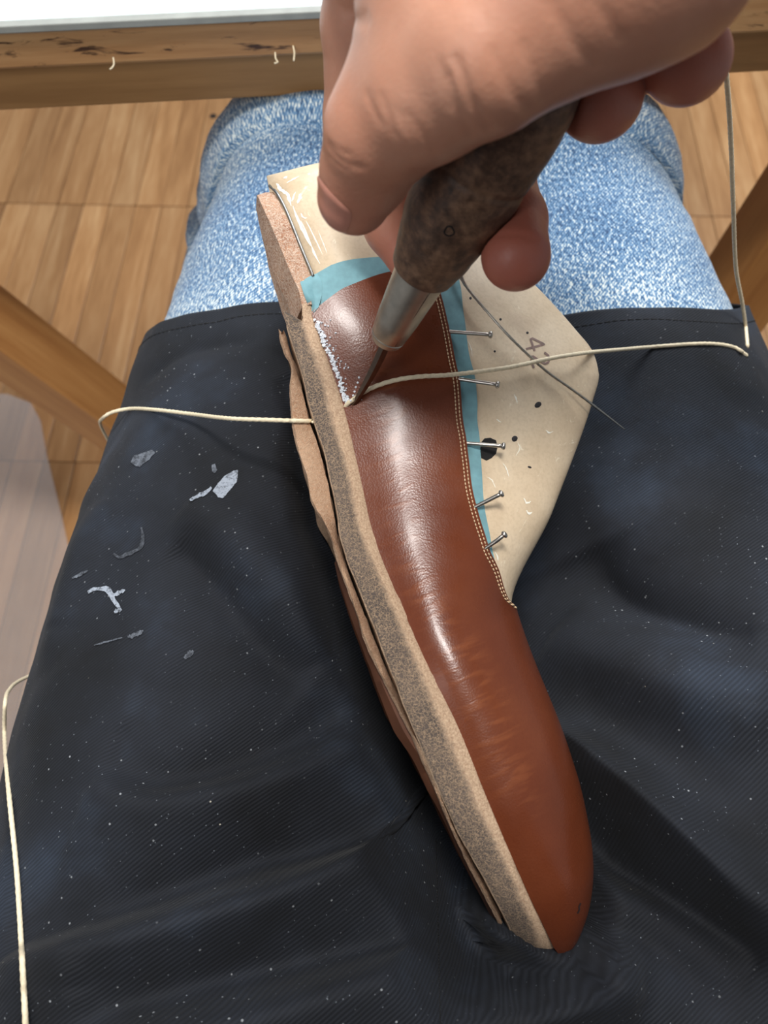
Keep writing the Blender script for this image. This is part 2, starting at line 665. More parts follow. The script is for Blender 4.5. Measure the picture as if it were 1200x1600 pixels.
M['subfloor'] = m_plain('floor_joint', srgb(86, 58, 36), 0.8, 0.2, 60)
M['whiteboard'] = m_plain('white_cutting_board', srgb(226, 242, 244), 0.35, 0.02, 40, 0.02)
M['boardedge'] = m_plain('grey_board_edge', srgb(150, 152, 146), 0.6, 0.1, 90, 0.1)


def m_plastic():
    t = NT('clear_plastic_mat')
    c = t.coord('Object')
    t.b.inputs['Base Color'].default_value = (0.80, 0.76, 0.74, 1)
    t.b.inputs['Roughness'].default_value = 0.25
    t.b.inputs['Alpha'].default_value = 0.22
    t.l(t.bump(t.noise(c, 9, 3), 0.6, 0.02), t.b.inputs['Normal'])
    return t.m


M['plastic'] = m_plastic()

# ------------------------------------------------------------------ floor (strip parquet)
YAW = math.radians(-1.5)
floor = mesh_obj('floor', [(-1.6, -1.2, -0.004), (1.6, -1.2, -0.004), (1.6, 2.4, -0.004), (-1.6, 2.4, -0.004)],
                 [(0, 1, 2, 3)], M['subfloor'], None, False)
tag(floor, 'strip parquet floor of oak under the bench', None, kind='structure')
SW, SL = 0.040, 0.46
strip_me = box_mesh(SW - 0.0009, SL - 0.0014, 0.012, 0.0007, 'floor_strip')
strip_me.materials.append(M['parquet'])


def floor_strip(x, y):
    o = bpy.data.objects.new('floor_strip', strip_me)
    COL.objects.link(o)
    o.parent = floor
    o.location = (x, y, -0.006 + rng.uniform(-0.0002, 0.0002))
    o.rotation_euler = (0, 0, YAW + rng.uniform(-0.002, 0.002))


cy, sy = math.cos(YAW), math.sin(YAW)
for row in range(-1, 3):
    for k in range(-26, 27):
        lx = k * SW + 0.013
        ly = 1.0 + (row - 1) * SL + SL / 2
        wx, wy = lx * cy - ly * sy, lx * sy + ly * cy
        if row == -1 and abs(wx) < 0.12:
            continue
        floor_strip(wx, wy)

for (px, py) in ((170, 588), (333, 181)):
    c = Pz(px, py, 0.0006)
    v, f = lathe_dir(Vector((c.x, c.y, -0.001)), (0, 0, 1), [(0, 0.006), (0.0012, 0.006), (0.0016, 0.004)], 14)
    so = mesh_obj('screw_head', v, f, M['hole'], floor)

# clear plastic sheet lying on the floor at the left
cpts = []
corner = [(-0.95, 0.66), (-0.50, 0.655), (-0.466, 0.640), (-0.448, 0.612), (-0.43, 0.56), (-0.398, 0.48), (-0.36, 0.38), (-0.30, 0.20), (-0.24, 0.0), (-0.95, 0.0)]
nv = len(corner)
pv = [(x, y, 0.0008) for x, y in corner] + [(x, y, 0.0026) for x, y in corner]
pf = [tuple(range(nv))[::-1], tuple(range(nv, 2 * nv))] + [(i, (i + 1) % nv, nv + (i + 1) % nv, nv + i) for i in range(nv)]
mat_o = mesh_obj('floor_mat', pv, pf, M['plastic'], None, False)
tag(mat_o, 'clear plastic sheet lying on the parquet at the left', 'mat')

# ------------------------------------------------------------------ workbench
BA = math.atan(0.079)
bench = empty('workbench', (0, 0.41, 0), 'wooden workbench with worn stained edge above the knees', 'workbench')


def bench_box(name, x0, x1, y0, y1, z0, z1, mat, bev=0.002, parent=bench):
    me = box_mesh(x1 - x0, y1 - y0, z1 - z0, bev, name)
    me.materials.append(mat)
    o = bpy.data.objects.new(name, me)
    COL.objects.link(o)
    c = Vector(((x0 + x1) / 2, (y0 + y1) / 2, 0))
    R = Matrix.Rotation(BA, 4, 'Z')
    w = R @ c + Vector((0, 0.4135, (z0 + z1) / 2))
    o.matrix_world = Matrix.Translation(w) @ R
    if parent:
        mw = o.matrix_world.copy()
        o.parent = parent
        o.matrix_parent_inverse = parent.matrix_world.inverted()
        o.matrix_world = mw
    return o


bench_box('bench_top', -0.75, 0.40, 0.0, 0.55, 0.632, 0.652, M['bench'], 0.0018)
bench_box('rail', -0.70, 0.38, 0.010, 0.034, 0.6025, 0.632, M['rail'], 0.0015)


def beam(a, b, w1, w2, face_dir, name):
    a, b = Vector(a), Vector(b)
    ax = (b - a).normalized()
    n1 = (Vector(face_dir) - ax * Vector(face_dir).dot(ax)).normalized()
    n2 = ax.cross(n1)
    me = box_mesh(w1, w2, (b - a).length, 0.002, name)
    me.materials.append(M['leg'])
    o = bpy.data.objects.new(name, me)
    COL.objects.link(o)
    R = Matrix((n1, n2, ax)).transposed().to_4x4()
    mw = Matrix.Translation((a + b) / 2) @ R
    o.parent = bench
    o.matrix_parent_inverse = bench.matrix_world.inverted()
    o.matrix_world = mw
    return o


def leg_from(pa, da, pb, w1, w2, fd):
    A = P(pa[0], pa[1], da)
    B = Pz(pb[0], pb[1], 0.0)
    d = A - B
    T = B + d * (0.64 / d.z)
    return beam(B + d * (0.012 / d.z), T, w1, w2, fd, 'leg')


leg_from((-60, 480), 0.62, (420, 830), 0.046, 0.046, (0.0, 1.0, 0.55))
leg_from((1230, 345), 0.64, (900, 815), 0.052, 0.052, (0.0, 1.0, 0.55))

bo = empty('cutting_board', (-0.2, 0.45, 0.6522), 'white board with a grey front edge lying on the workbench', 'board')
bench_box('board_face', -0.72, 0.02, 0.002, 0.50, 0.6527, 0.6562, M['whiteboard'], 0.0006, bo)
bench_box('board_edge', -0.72, 0.02, -0.0025, 0.0025, 0.6522, 0.6560, M['boardedge'], 0.0006, bo)

# ------------------------------------------------------------------ shoe frame
H0 = P(430, 275, 0.330)
T0 = P(885, 1475, 0.283)
K0 = P(930, 580, 0.320)
AX = (T0 - H0).normalized()
CX = AX.cross(K0 - H0).normalized()
if CX.dot(FWD) > 0:
    CX = -CX
BX = CX.cross(AX).normalized()
if BX.dot(K0 - H0) < 0:
    BX = -BX
H0n = np.array(H0)
AXn, BXn, CXn = np.array(AX), np.array(BX), np.array(CX)


def to_abc(p):
    d = np.asarray(p, float) - H0n
    return np.stack([d @ AXn, d @ BXn, d @ CXn], -1)


def from_abc(q):
    q = np.asarray(q, float)
    return H0n + q[..., 0:1] * AXn + q[..., 1:2] * BXn + q[..., 2:3] * CXn


def px_ab(px, py, c):
    r = ray(px, py)
    o = H0 + CX * c
    t = (o - CAM).dot(CX) / r.dot(CX)
    q = CAM + r * t
    d = q - H0
    return d.dot(AX), d.dot(BX)


LEN = px_ab(880, 1482, 0)[0]
A_MIN = px_ab(424, 281, 0.008)[0]

w_spl = Spl(np.array([0, .06, .14, .25, .40, .52, .68, .80, .90, 1.0]) * LEN,
            [.021, .0275, .031, .031, .0285, .0320, .0395, .0385, .0335, .026])


def end_round(a):
    t0 = 0.07 * LEN
    e0 = np.clip((t0 - a) / (t0 - A_MIN), 0, 1)
    t1 = 0.86 * LEN
    e1 = np.clip((a - t1) / (LEN - t1), 0, 1)
    return np.sqrt(np.clip(1 - e0**2.6, 0, 1)) * np.sqrt(np.clip(1 - e1**2.4, 0, 1))


def w_of(a):
    return w_spl(a) * np.maximum(end_round(a), 0.02)


def wf_of(a):
    t = a / LEN
    k = Spl([0, .2, .4, .55, .75, 1.0], [.95, .90, .80, .84, .92, .95])(t)
    return w_of(a) * k


feather_px = [(424, 288), (450, 345), (472, 400), (483, 450), (492, 505), (509, 550), (530, 610), (543, 655), (554, 700), (570, 770),
              (584, 830), (598, 872), (612, 906), (632, 950), (652, 1000), (720, 1140), (760, 1240), (820, 1380), (866, 1478)]


def rail_ab(pts, cof):
    """pixel rail -> spline b(a) on the surface c = cof(a)"""
    res = []
    for (x, y) in pts:
        a, b = px_ab(x, y, 0.03)
        for _ in range(3):
            a, b = px_ab(x, y, float(cof(a)))
        res.append((a, b))
    res = np.array(res)
    return Spl(res[:, 0], res[:, 1])


b_bot0 = rail_ab(feather_px, wf_of)


def b_bot(a):
    e = np.clip((np.asarray(a, float) - (LEN - 0.012)) / 0.012, 0, 1)
    e2 = np.clip((A_MIN + 0.006 - np.asarray(a, float)) / 0.006, 0, 0.999)
    return b_bot0(a) + 0.010 * (1 - np.sqrt(1 - np.minimum(e, 0.999) ** 2)) + 0.008 * (1 - np.sqrt(1 - e2 ** 2))


sil_px = [(424, 283), (427, 272), (436, 263), (455, 256), (505, 247), (590, 240), (665, 275), (740, 378), (830, 452), (895, 520), (925, 558), (933, 588),
          (925, 625), (862, 800), (798, 962), (832, 1040), (864, 1120), (894, 1210), (912, 1290), (918, 1340), (916, 1390), (906, 1435), (890, 1468), (876, 1481)]
sp = np.array([px_ab(x, y, (0.016, 0.016, 0.016, 0.012, 0.006)[k] if k < 5 else (0.008 if k > 14 else 0.0)) for k, (x, y) in enumerate(sil_px)])
for i in range(1, len(sp)):
    sp[i, 0] = max(sp[i, 0], sp[i - 1, 0] + 0.0004)
b_top = Spl(sp[:, 0], sp[:, 1])
THROAT = px_ab(798, 962, 0)[0]
CONE = px_ab(933, 588, 0)[0]
NEXP = Spl(np.array([0, .2, .42, .52, .62, .72, .85, 1]) * LEN, [3.4, 4.2, 3.6, 2.7, 2.25, 2.15, 2.2, 2.3])
TAPER = Spl(np.array([0, .15, .3, .45, .55, .65, .8, 1]) * LEN, [.25, .45, .58, .62, .46, .22, .06, .0])


def section(a, q):
    """a, q arrays -> (b, c) on the near side of the last; q 0 feather .. 1 ridge"""
    ph = q * math.pi / 2
    n = NEXP(a)
    cc = np.clip(np.cos(ph), 0, 1) ** (2 / n)
    bb = np.clip(np.sin(ph), 0, 1) ** (2 / n)
    cc = cc * (1 - TAPER(a) * bb ** 1.45)
    fl = wf_of(a) / np.maximum(w_of(a), 1e-6)
    cc = cc * (1 - (1 - fl) * np.exp(-(bb / 0.16) ** 1.3))
    h = np.maximum(b_top(a) - b_bot(a), 0.0006)
    return b_bot(a) + bb * h, cc * w_of(a)


def loft_pts(a, q, side=1, off=0.0):
    a = np.asarray(a, float)
    q = np.asarray(q, float)

    def pt(a_, q_):
        b, c = section(a_, q_)
        return np.stack([a_, b, c], -1)
    p = pt(a, q)
    if off:
        e = 0.0015
        da = pt(np.clip(a + e, A_MIN, LEN), q) - pt(np.clip(a - e, A_MIN, LEN), q)
        dq = pt(a, np.clip(q + 0.01, 0, 1)) - pt(a, np.clip(q - 0.01, 0, 1))
        nn = np.cross(da, dq)
        nn /= np.linalg.norm(nn, axis=-1)[..., None] + 1e-12
        ctr = np.stack([np.zeros_like(a), p[..., 1] * 0 + 1, p[..., 2] * 0], -1)
        sgn = np.sign(nn[..., 2:3] + 0.25 * nn[..., 1:2] + 1e-9)
        p = p + nn * sgn * off
    p[..., 2] *= side
    return from_abc(p)


def a_samples(a0, a1, n, ends=True):
    t = np.linspace(0, 1, n)
    if ends:
        t = 0.5 * t + 0.5 * (0.5 - 0.5 * np.cos(math.pi * t))
    return a0 + (a1 - a0) * t


shoe = empty('shoe', from_abc(np.array([0.15, 0.0, -0.03])), 'brown leather shoe being welted, lying sole to the left on the lap', 'shoe')
last = empty('shoe_last', from_abc(np.array([0.12, 0.03, -0.03])), 'worn pale last filling the brown shoe, numbered 42', 'shoe last')

# --- last body
na, nq = 150, 44
aa = a_samples(A_MIN + 0.0002, LEN - 0.0002, na)
qq = np.linspace(0, 1, nq)
A2, Q2 = np.meshgrid(aa, qq, indexing='ij')
near = loft_pts(A2, Q2, 1)
far = loft_pts(A2, Q2, -1)[:, ::-1][:, 1:]
ring = np.concatenate([near, far], 1)
nr = ring.shape[1]
lv = ring.reshape(-1, 3)
lf = grid_faces(na, nr, close_v=True)
lf.append(tuple(range(nr)))
lf.append(tuple(range((na - 1) * nr, na * nr))[::-1])
last_body = mesh_obj('last_body', lv, lf, M['last'], last)
bvh_last = bvh_of(last_body)


def q_of(a, b):
    """invert section for a scalar (a, b)"""
    q = np.linspace(0, 1, 400)
    bb, _ = section(np.full(400, a), q)
    return float(np.interp(b, bb, q))


def px_aq(px, py):
    loc, _, _ = hit(bvh_last, px, py)
    if loc is None:
        a, b = px_ab(px, py, 0)
    else:
        a, b, _c = to_abc(np.array(loc))
    return a, q_of(a, b)


top_px = [(660, 395), (672, 425), (682, 452), (698.5, 514), (712, 580), (719, 640), (726, 691), (732, 746), (740.6, 793), (758.6, 857), (773.5, 893), (786, 935)]
tl = np.array([px_aq(*p) for p in top_px])
tl = np.concatenate([tl, [(THROAT + 0.002, 1.0), (THROAT + 0.02, 1.0), (LEN, 1.0)]])
q_top = Spl(tl[:, 0], tl[:, 1])
top2_px = [(690, 380), (704, 408), (713.5, 430), (724, 493), (736, 569.5), (745, 640), (749, 693), (753, 759), (760, 816), (767, 855), (775, 893), (787, 935)]
tl2 = np.array([px_aq(*p) for p in top2_px])
tl2 = np.concatenate([tl2, [(THROAT + 0.002, 1.0), (LEN, 1.0)]])
q_top2 = Spl(tl2[:, 0], tl2[:, 1])


def rear_spl(pts):
    r = np.array([px_aq(*p) for p in pts])
    return Spl(r[:, 1], r[:, 0])


rear1 = rear_spl([(492, 489), (503, 477), (540, 453), (598, 431), (640, 424), (680, 424)])
rear2 = rear_spl([(482, 436), (496, 426), (525, 413), (573, 404), (600, 402), (690, 392)])


def shell(name, rear, qtop, a_end, offs, mat, ns, nqq, parent):
    """shell patch on both sides of the last with real thickness"""
    s = np.linspace(0, 1, ns)
    s = 0.6 * s + 0.4 * np.sin(s * math.pi / 2)
    j = np.linspace(0, 1, nqq)
    S, J = np.meshgrid(s, j, indexing='ij')
    jr = np.full(nqq, float(rear(0.4)))
    for _ in range(12):
        jr = rear(j * qtop(jr))
    Ar = np.tile(jr, (ns, 1))
    A = Ar + (a_end - Ar) * S
    Q = J * qtop(A)
    mm = Multi()
    uvs = []
    wr = []
    for side in (1, -1):
        outer = loft_pts(A, Q, side, offs[1])
        inner = loft_pts(A, Q, side, offs[0])
        ov = outer.reshape(-1, 3)
        iv = inner.reshape(-1, 3)
        f = grid_faces(ns, nqq, flip=(side < 0))
        N = ns * nqq
        f2 = [tuple(i + N for i in t[::-1]) for t in f]
        rim = []

        def strip(idx):
            for k in range(len(idx) - 1):
                a_, b_ = idx[k], idx[k + 1]
                rim.append((a_, b_, b_ + N, a_ + N))
        strip([i * nqq + nqq - 1 for i in range(ns)])
        strip([jj for jj in range(nqq)])
        strip([i * nqq for i in range(ns)])
        mm.add(np.concatenate([ov, iv]), f + f2 + rim)
        hb = to_abc(ov)
        uv1 = np.stack([hb[:, 0], J.reshape(-1) * 0.08], -1)
        uvs.append(np.concatenate([uv1, uv1]))
        wv = (np.exp(-((J - 0.16) / 0.12) ** 2) * smooth(A, 0.07, 0.11) * (1 - smooth(A, .235, .26))).reshape(-1)
        wr.append(np.concatenate([wv, wv]))
    o = mesh_obj(name, mm.v, mm.f, mat, parent, True, np.concatenate(uvs))
    esm = o.modifiers.new('edge_split', 'EDGE_SPLIT')
    esm.split_angle = math.radians(50)
    at = o.data.attributes.new('wrinkle', 'FLOAT', 'POINT')
    at.data.foreach_set('value', np.concatenate(wr).astype(np.float32))
    return o


upper = shell('upper', rear1, q_top, LEN - 0.0002, (0.0006, 0.0021), M['leather'], 200, 60, shoe)
lining = shell('lining', rear2, q_top2, THROAT + 0.004, (0.0001, 0.0006), M['lining'], 110, 40, shoe)
tag(lining, 'teal lining edge showing beyond the brown upper')
bvh_shoe = bvh_of(last_body, upper, lining)


def surf_patch(name, poly_px, bvh, mat, parent, lift=0.00015, rings=3, wob=0.0):
    """thin patch lying on a surface, outline given in photo pixels (filled from its centre)"""
    c = np.mean(np.array(poly_px, float), 0)
    vs = []
    n = len(poly_px)
    for k in range(rings + 1):
        fr = k / rings
        for (x, y) in (poly_px if k else [tuple(c)]):
            X, Y = c[0] + (x - c[0]) * fr, c[1] + (y - c[1]) * fr
            loc, nor, d = hit(bvh, X, Y)
            if loc is None:
                return None
            vs.append(loc + nor * (lift * (1.0 if k < rings else 0.3)))
    fs = [(0, 1 + i, 1 + (i + 1) % n) for i in range(n)]
    for k in range(1, rings):
        o = 1 + (k - 1) * n
        for i in range(n):
            fs.append((o + i, o + n + i, o + n + (i + 1) % n, o + (i + 1) % n))
    o = mesh_obj(name, vs, fs, mat, parent)
    return o


# --- sole layers: slabs swept along the feather line
BEV_PX = [(462, 478), (470, 500), (485, 547), (500, 587), (512, 640), (530, 695), (546, 760), (568, 850), (596, 910), (630, 992), (690, 1135), (742, 1255), (780, 1332), (842, 1472)]
GREY_PX = [(432, 465), (441, 491), (455, 535), (473, 592), (489, 655), (503, 695), (514, 740), (526, 800), (534, 850), (548, 890), (568, 940), (588, 992), (650, 1150), (712, 1295), (755, 1370), (803, 1462)]
LEAF_PX = [(431, 503), (444, 544), (456, 568), (454, 605), (456, 640), (461, 677), (470, 712), (480, 740), (488, 780), (506, 814), (520, 842), (527, 870), (537, 900), (556, 950), (570, 996), (600, 1060), (632, 1124), (676, 1208), (688, 1244), (720, 1320), (792, 1462)]
FACE_PX = [(524, 870), (533, 905), (556, 975), (584, 1050), (614, 1130), (650, 1188), (671, 1232), (690, 1266), (714, 1318), (788, 1464)]
c_bev = lambda a: wf_of(a) + 0.0036
c_grey = lambda a: wf_of(a) + 0.0034
c_leaf = lambda a: wf_of(a) + 0.0020
c_face = lambda a: wf_of(a) - 0.0060
b_bev = rail_ab(BEV_PX, c_bev)
b_grey = rail_ab(GREY_PX, c_grey)
b_leaf = rail_ab(LEAF_PX, c_leaf)
b_face = rail_ab(FACE_PX, c_face)


def slab(name, a0, a1, rails, mats, n, jit=0.0, seed=1, ragged=0.0, ends=None):
    """rails: list of (bfun, cfun, matindex) near side top->bottom; mirrored to the far side"""
    a = np.linspace(a0, a1, n)
    sect = []
    for k, (bf, cf, mi) in enumerate(rails):
        nz = vnoise(np.stack([a * 1.0, np.full(n, k * 3.3), np.zeros(n)], -1), 160, seed + k)
        nz2 = vnoise(np.stack([a * 1.0, np.full(n, k * 1.3), np.zeros(n)], -1), 520, seed + k + 9)
        ash = a.copy()
        if ragged:
            rg_ = ragged * (0.5 + vnoise(np.array([[k * 0.61, 0.3, seed]]), 3.1, seed)[0])
            ash = a + rg_ * np.exp(-(a - a0) / 0.004)
        if ends:
            a_cl = a0 + (a - a0) * (a1 - ends[k] - a0) / (a1 - a0)
            ash = ash + a_cl - a
            bval = bf(a_cl)
        else:
            bval = bf(a)
        sect.append(np.stack([ash, bval + jit * (nz + 0.5 * nz2), cf(a) + jit * 0.7 * nz2], -1))
    far_s = [s * np.array([1, 1, -1]) for s in sect[::-1]]
    allr = np.stack(sect + far_s, 1)
    m_ = allr.shape[1]
    v = from_abc(allr.reshape(-1, 3))
    f = grid_faces(n, m_, close_v=True)
    f.append(tuple(range(m_)))
    f.append(tuple(range((n - 1) * m_, n * m_))[::-1])
    o = mesh_obj(name, v, f, None, shoe, False)
    for m in mats:
        o.data.materials.append(m)
    K = len(rails)
    for i in range(n - 1):
        for j_ in range(m_):
            mi = rails[j_][2] if j_ < K else rails[m_ - 2 - j_][2] if j_ < m_ - 1 else 0
            o.data.polygons[i * m_ + j_].material_index = mi
    o.data.polygons.foreach_set('use_smooth', [True] * len(o.data.polygons))
    es = o.modifiers.new('edge_split', 'EDGE_SPLIT')
    es.split_angle = math.radians(32)
    return o


A_WELT0 = px_ab(455, 486, 0.03)[0]
A_END = LEN - 0.0006
half = lambda f1, f2, t: (lambda a: f1(a) * (1 - t) + f2(a) * t)
feather_b = lambda a: b_bot(a) + 0.0008
welt = slab('welt', A_WELT0, A_END, [
    (feather_b, lambda a: wf_of(a) - 0.004, 0),
    (lambda a: b_bot(a) - 0.0002, lambda a: wf_of(a) + 0.0016, 0),
    (half(b_bot, b_bev, 0.5), lambda a: wf_of(a) + 0.0031, 0),
    (b_bev, c_bev, 1),
    (half(b_bev, b_grey, 0.5), lambda a: wf_of(a) + 0.0040, 1),
    (lambda a: b_grey(a) + 0.0008, c_grey, 0),
    (b_grey, lambda a: wf_of(a) + 0.0026, 0),
    (lambda a: b_grey(a) - 0.0002, lambda a: wf_of(a) - 0.006, 0)], [M['welt'], M['welt']], 240, 0.00022, 3, 0.006, [0.001, 0.001, 0.003, 0.005, 0.008, 0.011, 0.011, 0.011])
gv = [0, 0.0, 0.0, 0.46, 1.0, 0.95, 0.25, 0.5]
gv = gv + gv[::-1]
ga = welt.data.attributes.new('greyness', 'FLOAT', 'POINT')
ga.data.foreach_set('value', np.array([gv[i % 16] for i in range(len(welt.data.vertices))], np.float32))
tag(welt, 'rough grey-brown leather welt with a pale cut bevel')
A_LEAF0 = px_ab(436, 503, 0.03)[0]
leaf = slab('outsole_leaf', A_LEAF0, A_END, [
    (lambda a: np.minimum(b_grey(a) - 0.0009, b_leaf(a) + 0.0150), lambda a: wf_of(a) - 0.0045, 0),
    (lambda a: np.minimum(b_grey(a) - 0.0012, b_leaf(a) + 0.0150), lambda a: wf_of(a) - 0.0010, 0),
    (half(lambda a: b_grey(a) - 0.0015, b_leaf, 0.6), lambda a: wf_of(a) + 0.0012, 0),
    (b_leaf, c_leaf, 0),
    (lambda a: b_leaf(a) - 0.0006, lambda a: wf_of(a) + 0.0004, 0),
    (lambda a: b_leaf(a) + 0.0022, lambda a: wf_of(a) - 0.007, 0)], [M['leaf']], 220, 0.00030, 17, 0.004, [0.012, 0.012, 0.0125, 0.013, 0.013, 0.013])
tag(leaf, 'ragged pale leather layer curling out below the welt')
A_FACE0 = px_ab(527, 872, 0.03)[0]
sole_face = slab('outsole', A_FACE0, A_END - 0.002, [
    (lambda a: b_leaf(a) - 0.0004, lambda a: wf_of(a) - 0.0015, 0),
    (half(b_leaf, b_face, 0.5), lambda a: wf_of(a) - 0.0020, 0),
    (lambda a: b_face(a) - 0.0008, c_face, 0),
    (lambda a: b_face(a) + 0.003, lambda a: wf_of(a) - 0.012, 0)], [M['soleface']], 120, 0.0001, 31, 0.0, [0.013] * 4)
# heel seat
A_H0 = px_ab(399, 296, 0.02)[0] - 0.0015
A_H1 = px_ab(462, 492, 0.025)[0]
hs_end = lambda a: np.sqrt(np.clip(1 - np.clip((A_H0 + 0.016 - a) / 0.016, 0, 1) ** 2.5, 0.0, 1))
hw = lambda a, d: np.maximum((np.maximum(wf_of(np.maximum(a, 0.010)), 0.012) + d) * np.maximum(hs_end(a), 0.3), 0.003)
b_hin = rail_ab([(416, 287), (428, 300), (450, 345), (472, 400), (487, 434), (492, 470)], lambda a: hw(a, 0.0006))
b_hmid = rail_ab([(398, 297), (404, 310), (430, 368), (455, 428), (466, 452), (474, 490)], lambda a: hw(a, 0.0022))
b_hlow = rail_ab([(394, 297), (397, 312), (410, 370), (429, 428), (448, 471), (456, 495)], lambda a: hw(a, -0.010))
heel = slab('heel_seat', A_H0, A_H1, [
    (lambda a: b_hin(a) + 0.0004, lambda a: hw(a, -0.004), 0),
    (b_hin, lambda a: hw(a, 0.0006), 0),
    (half(b_hin, b_hmid, 0.5), lambda a: hw(a, 0.0022), 0),
    (b_hmid, lambda a: hw(a, 0.0022), 0),
    (half(b_hmid, b_hlow, 0.5), lambda a: hw(a, -0.0035), 0),
    (b_hlow, lambda a: hw(a, -0.010), 0),
    (lambda a: b_hlow(a) + 0.004, lambda a: hw(a, -0.016), 0)], [M['heelseat']], 110, 0.00022, 41)
tag(heel, 'rough pinkish leather heel seat under the last')

bvh_tab = bvh_of(heel, last_body, lining, upper)
tab = surf_patch('lining_tab', [(469, 441), (482, 433), (496, 427), (503, 440), (503, 462), (498, 480), (490, 489), (485, 489), (480, 474), (474, 458)], bvh_tab, M['lining'], shoe, 0.0007, 4)
# steel plate edge between heel seat and last
pp = []
for (x, y) in [(421, 290), (430, 302), (443, 325), (457, 358), (472, 395), (488, 433)]:
    loc, nor, d = hit(bvh_shoe, x + 2, y)
    pp.append(loc + nor * 0.0004)
v, f = tube(catmull(pp, 40), 0.00055, 8)
plate = mesh_obj('heel_plate_edge', v, f, M['plate'], last)
tag(plate, 'thin grey steel plate edge along the heel of the last')

# --- topline stitching (two rows)
st = Multi()
for row, offq in enumerate((0.0011, 0.0024)):
    a_s = np.linspace(tl[1, 0], THROAT - 0.002, 95)
    pts = []
    for a in a_s:
        qv = float(q_top(a))
        b0, c0 = section(np.array([a]), np.array([qv]))
        b1, c1 = section(np.array([a]), np.array([max(qv - 0.02, 0)]))
        dl = math.hypot(b1[0] - b0[0], c1[0] - c0[0]) + 1e-9
        q2 = qv - 0.02 * offq / dl
        pts.append(loft_pts(np.array([a]), np.array([q2]), 1, 0.0022)[0])
    pts = np.array(pts)
    for i in range(len(pts) - 1):
        p0 = pts[i] + (pts[i + 1] - pts[i]) * 0.10
        p1 = pts[i] + (pts[i + 1] - pts[i]) * 0.82
        v, f = tube([p0, (p0 + p1) / 2 + CXn * 0.0001, p1], [0.00016, 0.00026, 0.00016], 5)
        st.add(v, f)
so = st.build('topline_stitching', M['stitch'], shoe)
tag(so, 'double row of cream stitches along the topline', kind='stuff')


def blob(cx, cy, rx, ry, rot=0.0, n=20, jag=0.08):
    out = []
    for k in range(n):
        t = 2 * math.pi * k / n
        r = 1 + random.uniform(-jag, jag)
        x, y = rx * r * math.cos(t), ry * r * math.sin(t)
        out.append((cx + x * math.cos(rot) - y * math.sin(rot), cy + x * math.sin(rot) + y * math.cos(rot)))
    return out


bvh_l2 = bvh_of(last_body, lining)
o = surf_patch('ink_spot', [(751, 692), (757, 685), (766, 684), (775, 688), (777.5, 698), (775, 709), (768, 716), (760, 720), (752, 716), (750, 706)], bvh_l2, M['hole'], last)
tag(o, 'large black round spot on the last')
for (x, y, rx, ry, rt) in ((840.5, 632.5, 6.0, 4.2, -0.6), (804, 685.5, 5, 4.3, -0.7), (824, 520, 2.0, 2.0, 0), (782, 499, 2, 2, 0), (773, 549, 1.8, 1.8, 0), (827.5, 730, 3.2, 1.6, .3), (735, 466, 2.0, 2.2, 0)):
    surf_patch('ink_dot', blob(x, y, rx, ry, rt, 16, 0.04), bvh_l2, M['ink'], last)
# pale scuff streaks on the last are added below


def stroke(pts, w, bvh, lift=0.00012):
    """ribbon polyline on a surface, in photo pixels"""
    P_ = np.array(pts, float)
    dense = []
    for i in range(len(P_) - 1):
        n_ = max(2, int(np.linalg.norm(P_[i + 1] - P_[i]) / 2))
        for k in range(n_):
            dense.append(P_[i] + (P_[i + 1] - P_[i]) * k / n_)
    dense.append(P_[-1])
    D = np.array(dense)
    T = np.gradient(D, axis=0)
    T /= np.linalg.norm(T, axis=1)[:, None] + 1e-9
    Nn = np.stack([-T[:, 1], T[:, 0]], -1)
    vs = []
    for sgn in (-1, 1):
        for q in D + Nn * (sgn * w / 2):
            loc, nor, d = hit(bvh, q[0], q[1])
            vs.append(loc + nor * lift)
    n_ = len(D)
    return vs, [(i, i + 1, n_ + i + 1, n_ + i) for i in range(n_ - 1)]


def ragged(pts, w):
    p = catmull([(x, y, 0) for x, y in pts], 10)[:, :2]
    T = np.gradient(p, axis=0)
    T /= np.linalg.norm(T, axis=1)[:, None] + 1e-9
    N_ = np.stack([-T[:, 1], T[:, 0]], -1)
    vs = []
    for sgn in (-1, 1):
        for i in range(10):
            q = p[i] + N_[i] * sgn * w / 2 * random.uniform(0.3, 1.2) * math.sin(0.2 + 2.7 * i / 9)
            loc, nor, d = hit(bvh_l2, q[0], q[1])
            if loc is None:
                return None
            vs.append(loc + nor * 0.00012)
    return vs, [(i, i + 1, 11 + i, 10 + i) for i in range(9)]


for pts, w in (([(448, 286), (458, 281), (467, 276)], 3), ([(470, 303), (468, 310), (465, 318)], 8), ([(432, 287), (438, 295), (446, 303)], 7), ([(446, 299), (452, 309), (455, 322)], 6),
               ([(458, 322), (466, 345), (474, 362), (486, 385)], 5), ([(470, 345), (482, 372), (492, 398), (500, 412)], 3.5), ([(478, 345), (492, 372), (504, 398)], 2.5), ([(497, 360), (505, 380), (511, 396)], 2),
               ([(470, 333), (474, 340), (480, 341)], 2.5), ([(462, 300), (456, 315)], 3), ([(443, 279), (449, 276)], 4), ([(818, 778), (823, 786), (829, 783)], 4), ([(822, 797), (826, 803), (831, 800)], 5),
               ([(808, 690), (812, 700), (806, 712)], 2), ([(852, 672), (858, 676), (864, 674)], 3), ([(803, 616), (806, 623), (808, 631)], 3), ([(784, 722), (790, 730), (795, 745)], 2), ([(773, 862), (776, 868), (778, 876)], 3),
               ([(787, 925), (790, 930), (792, 936)], 3), ([(775, 655), (783, 660)], 2.5), ([(760, 745), (768, 750), (774, 762)], 2), ([(730, 530), (736, 545), (738, 558)], 1.6)):
    r_ = ragged(pts, w)
    if r_:
        mesh_obj('scuff_mark', r_[0], r_[1], M['chip'], last)

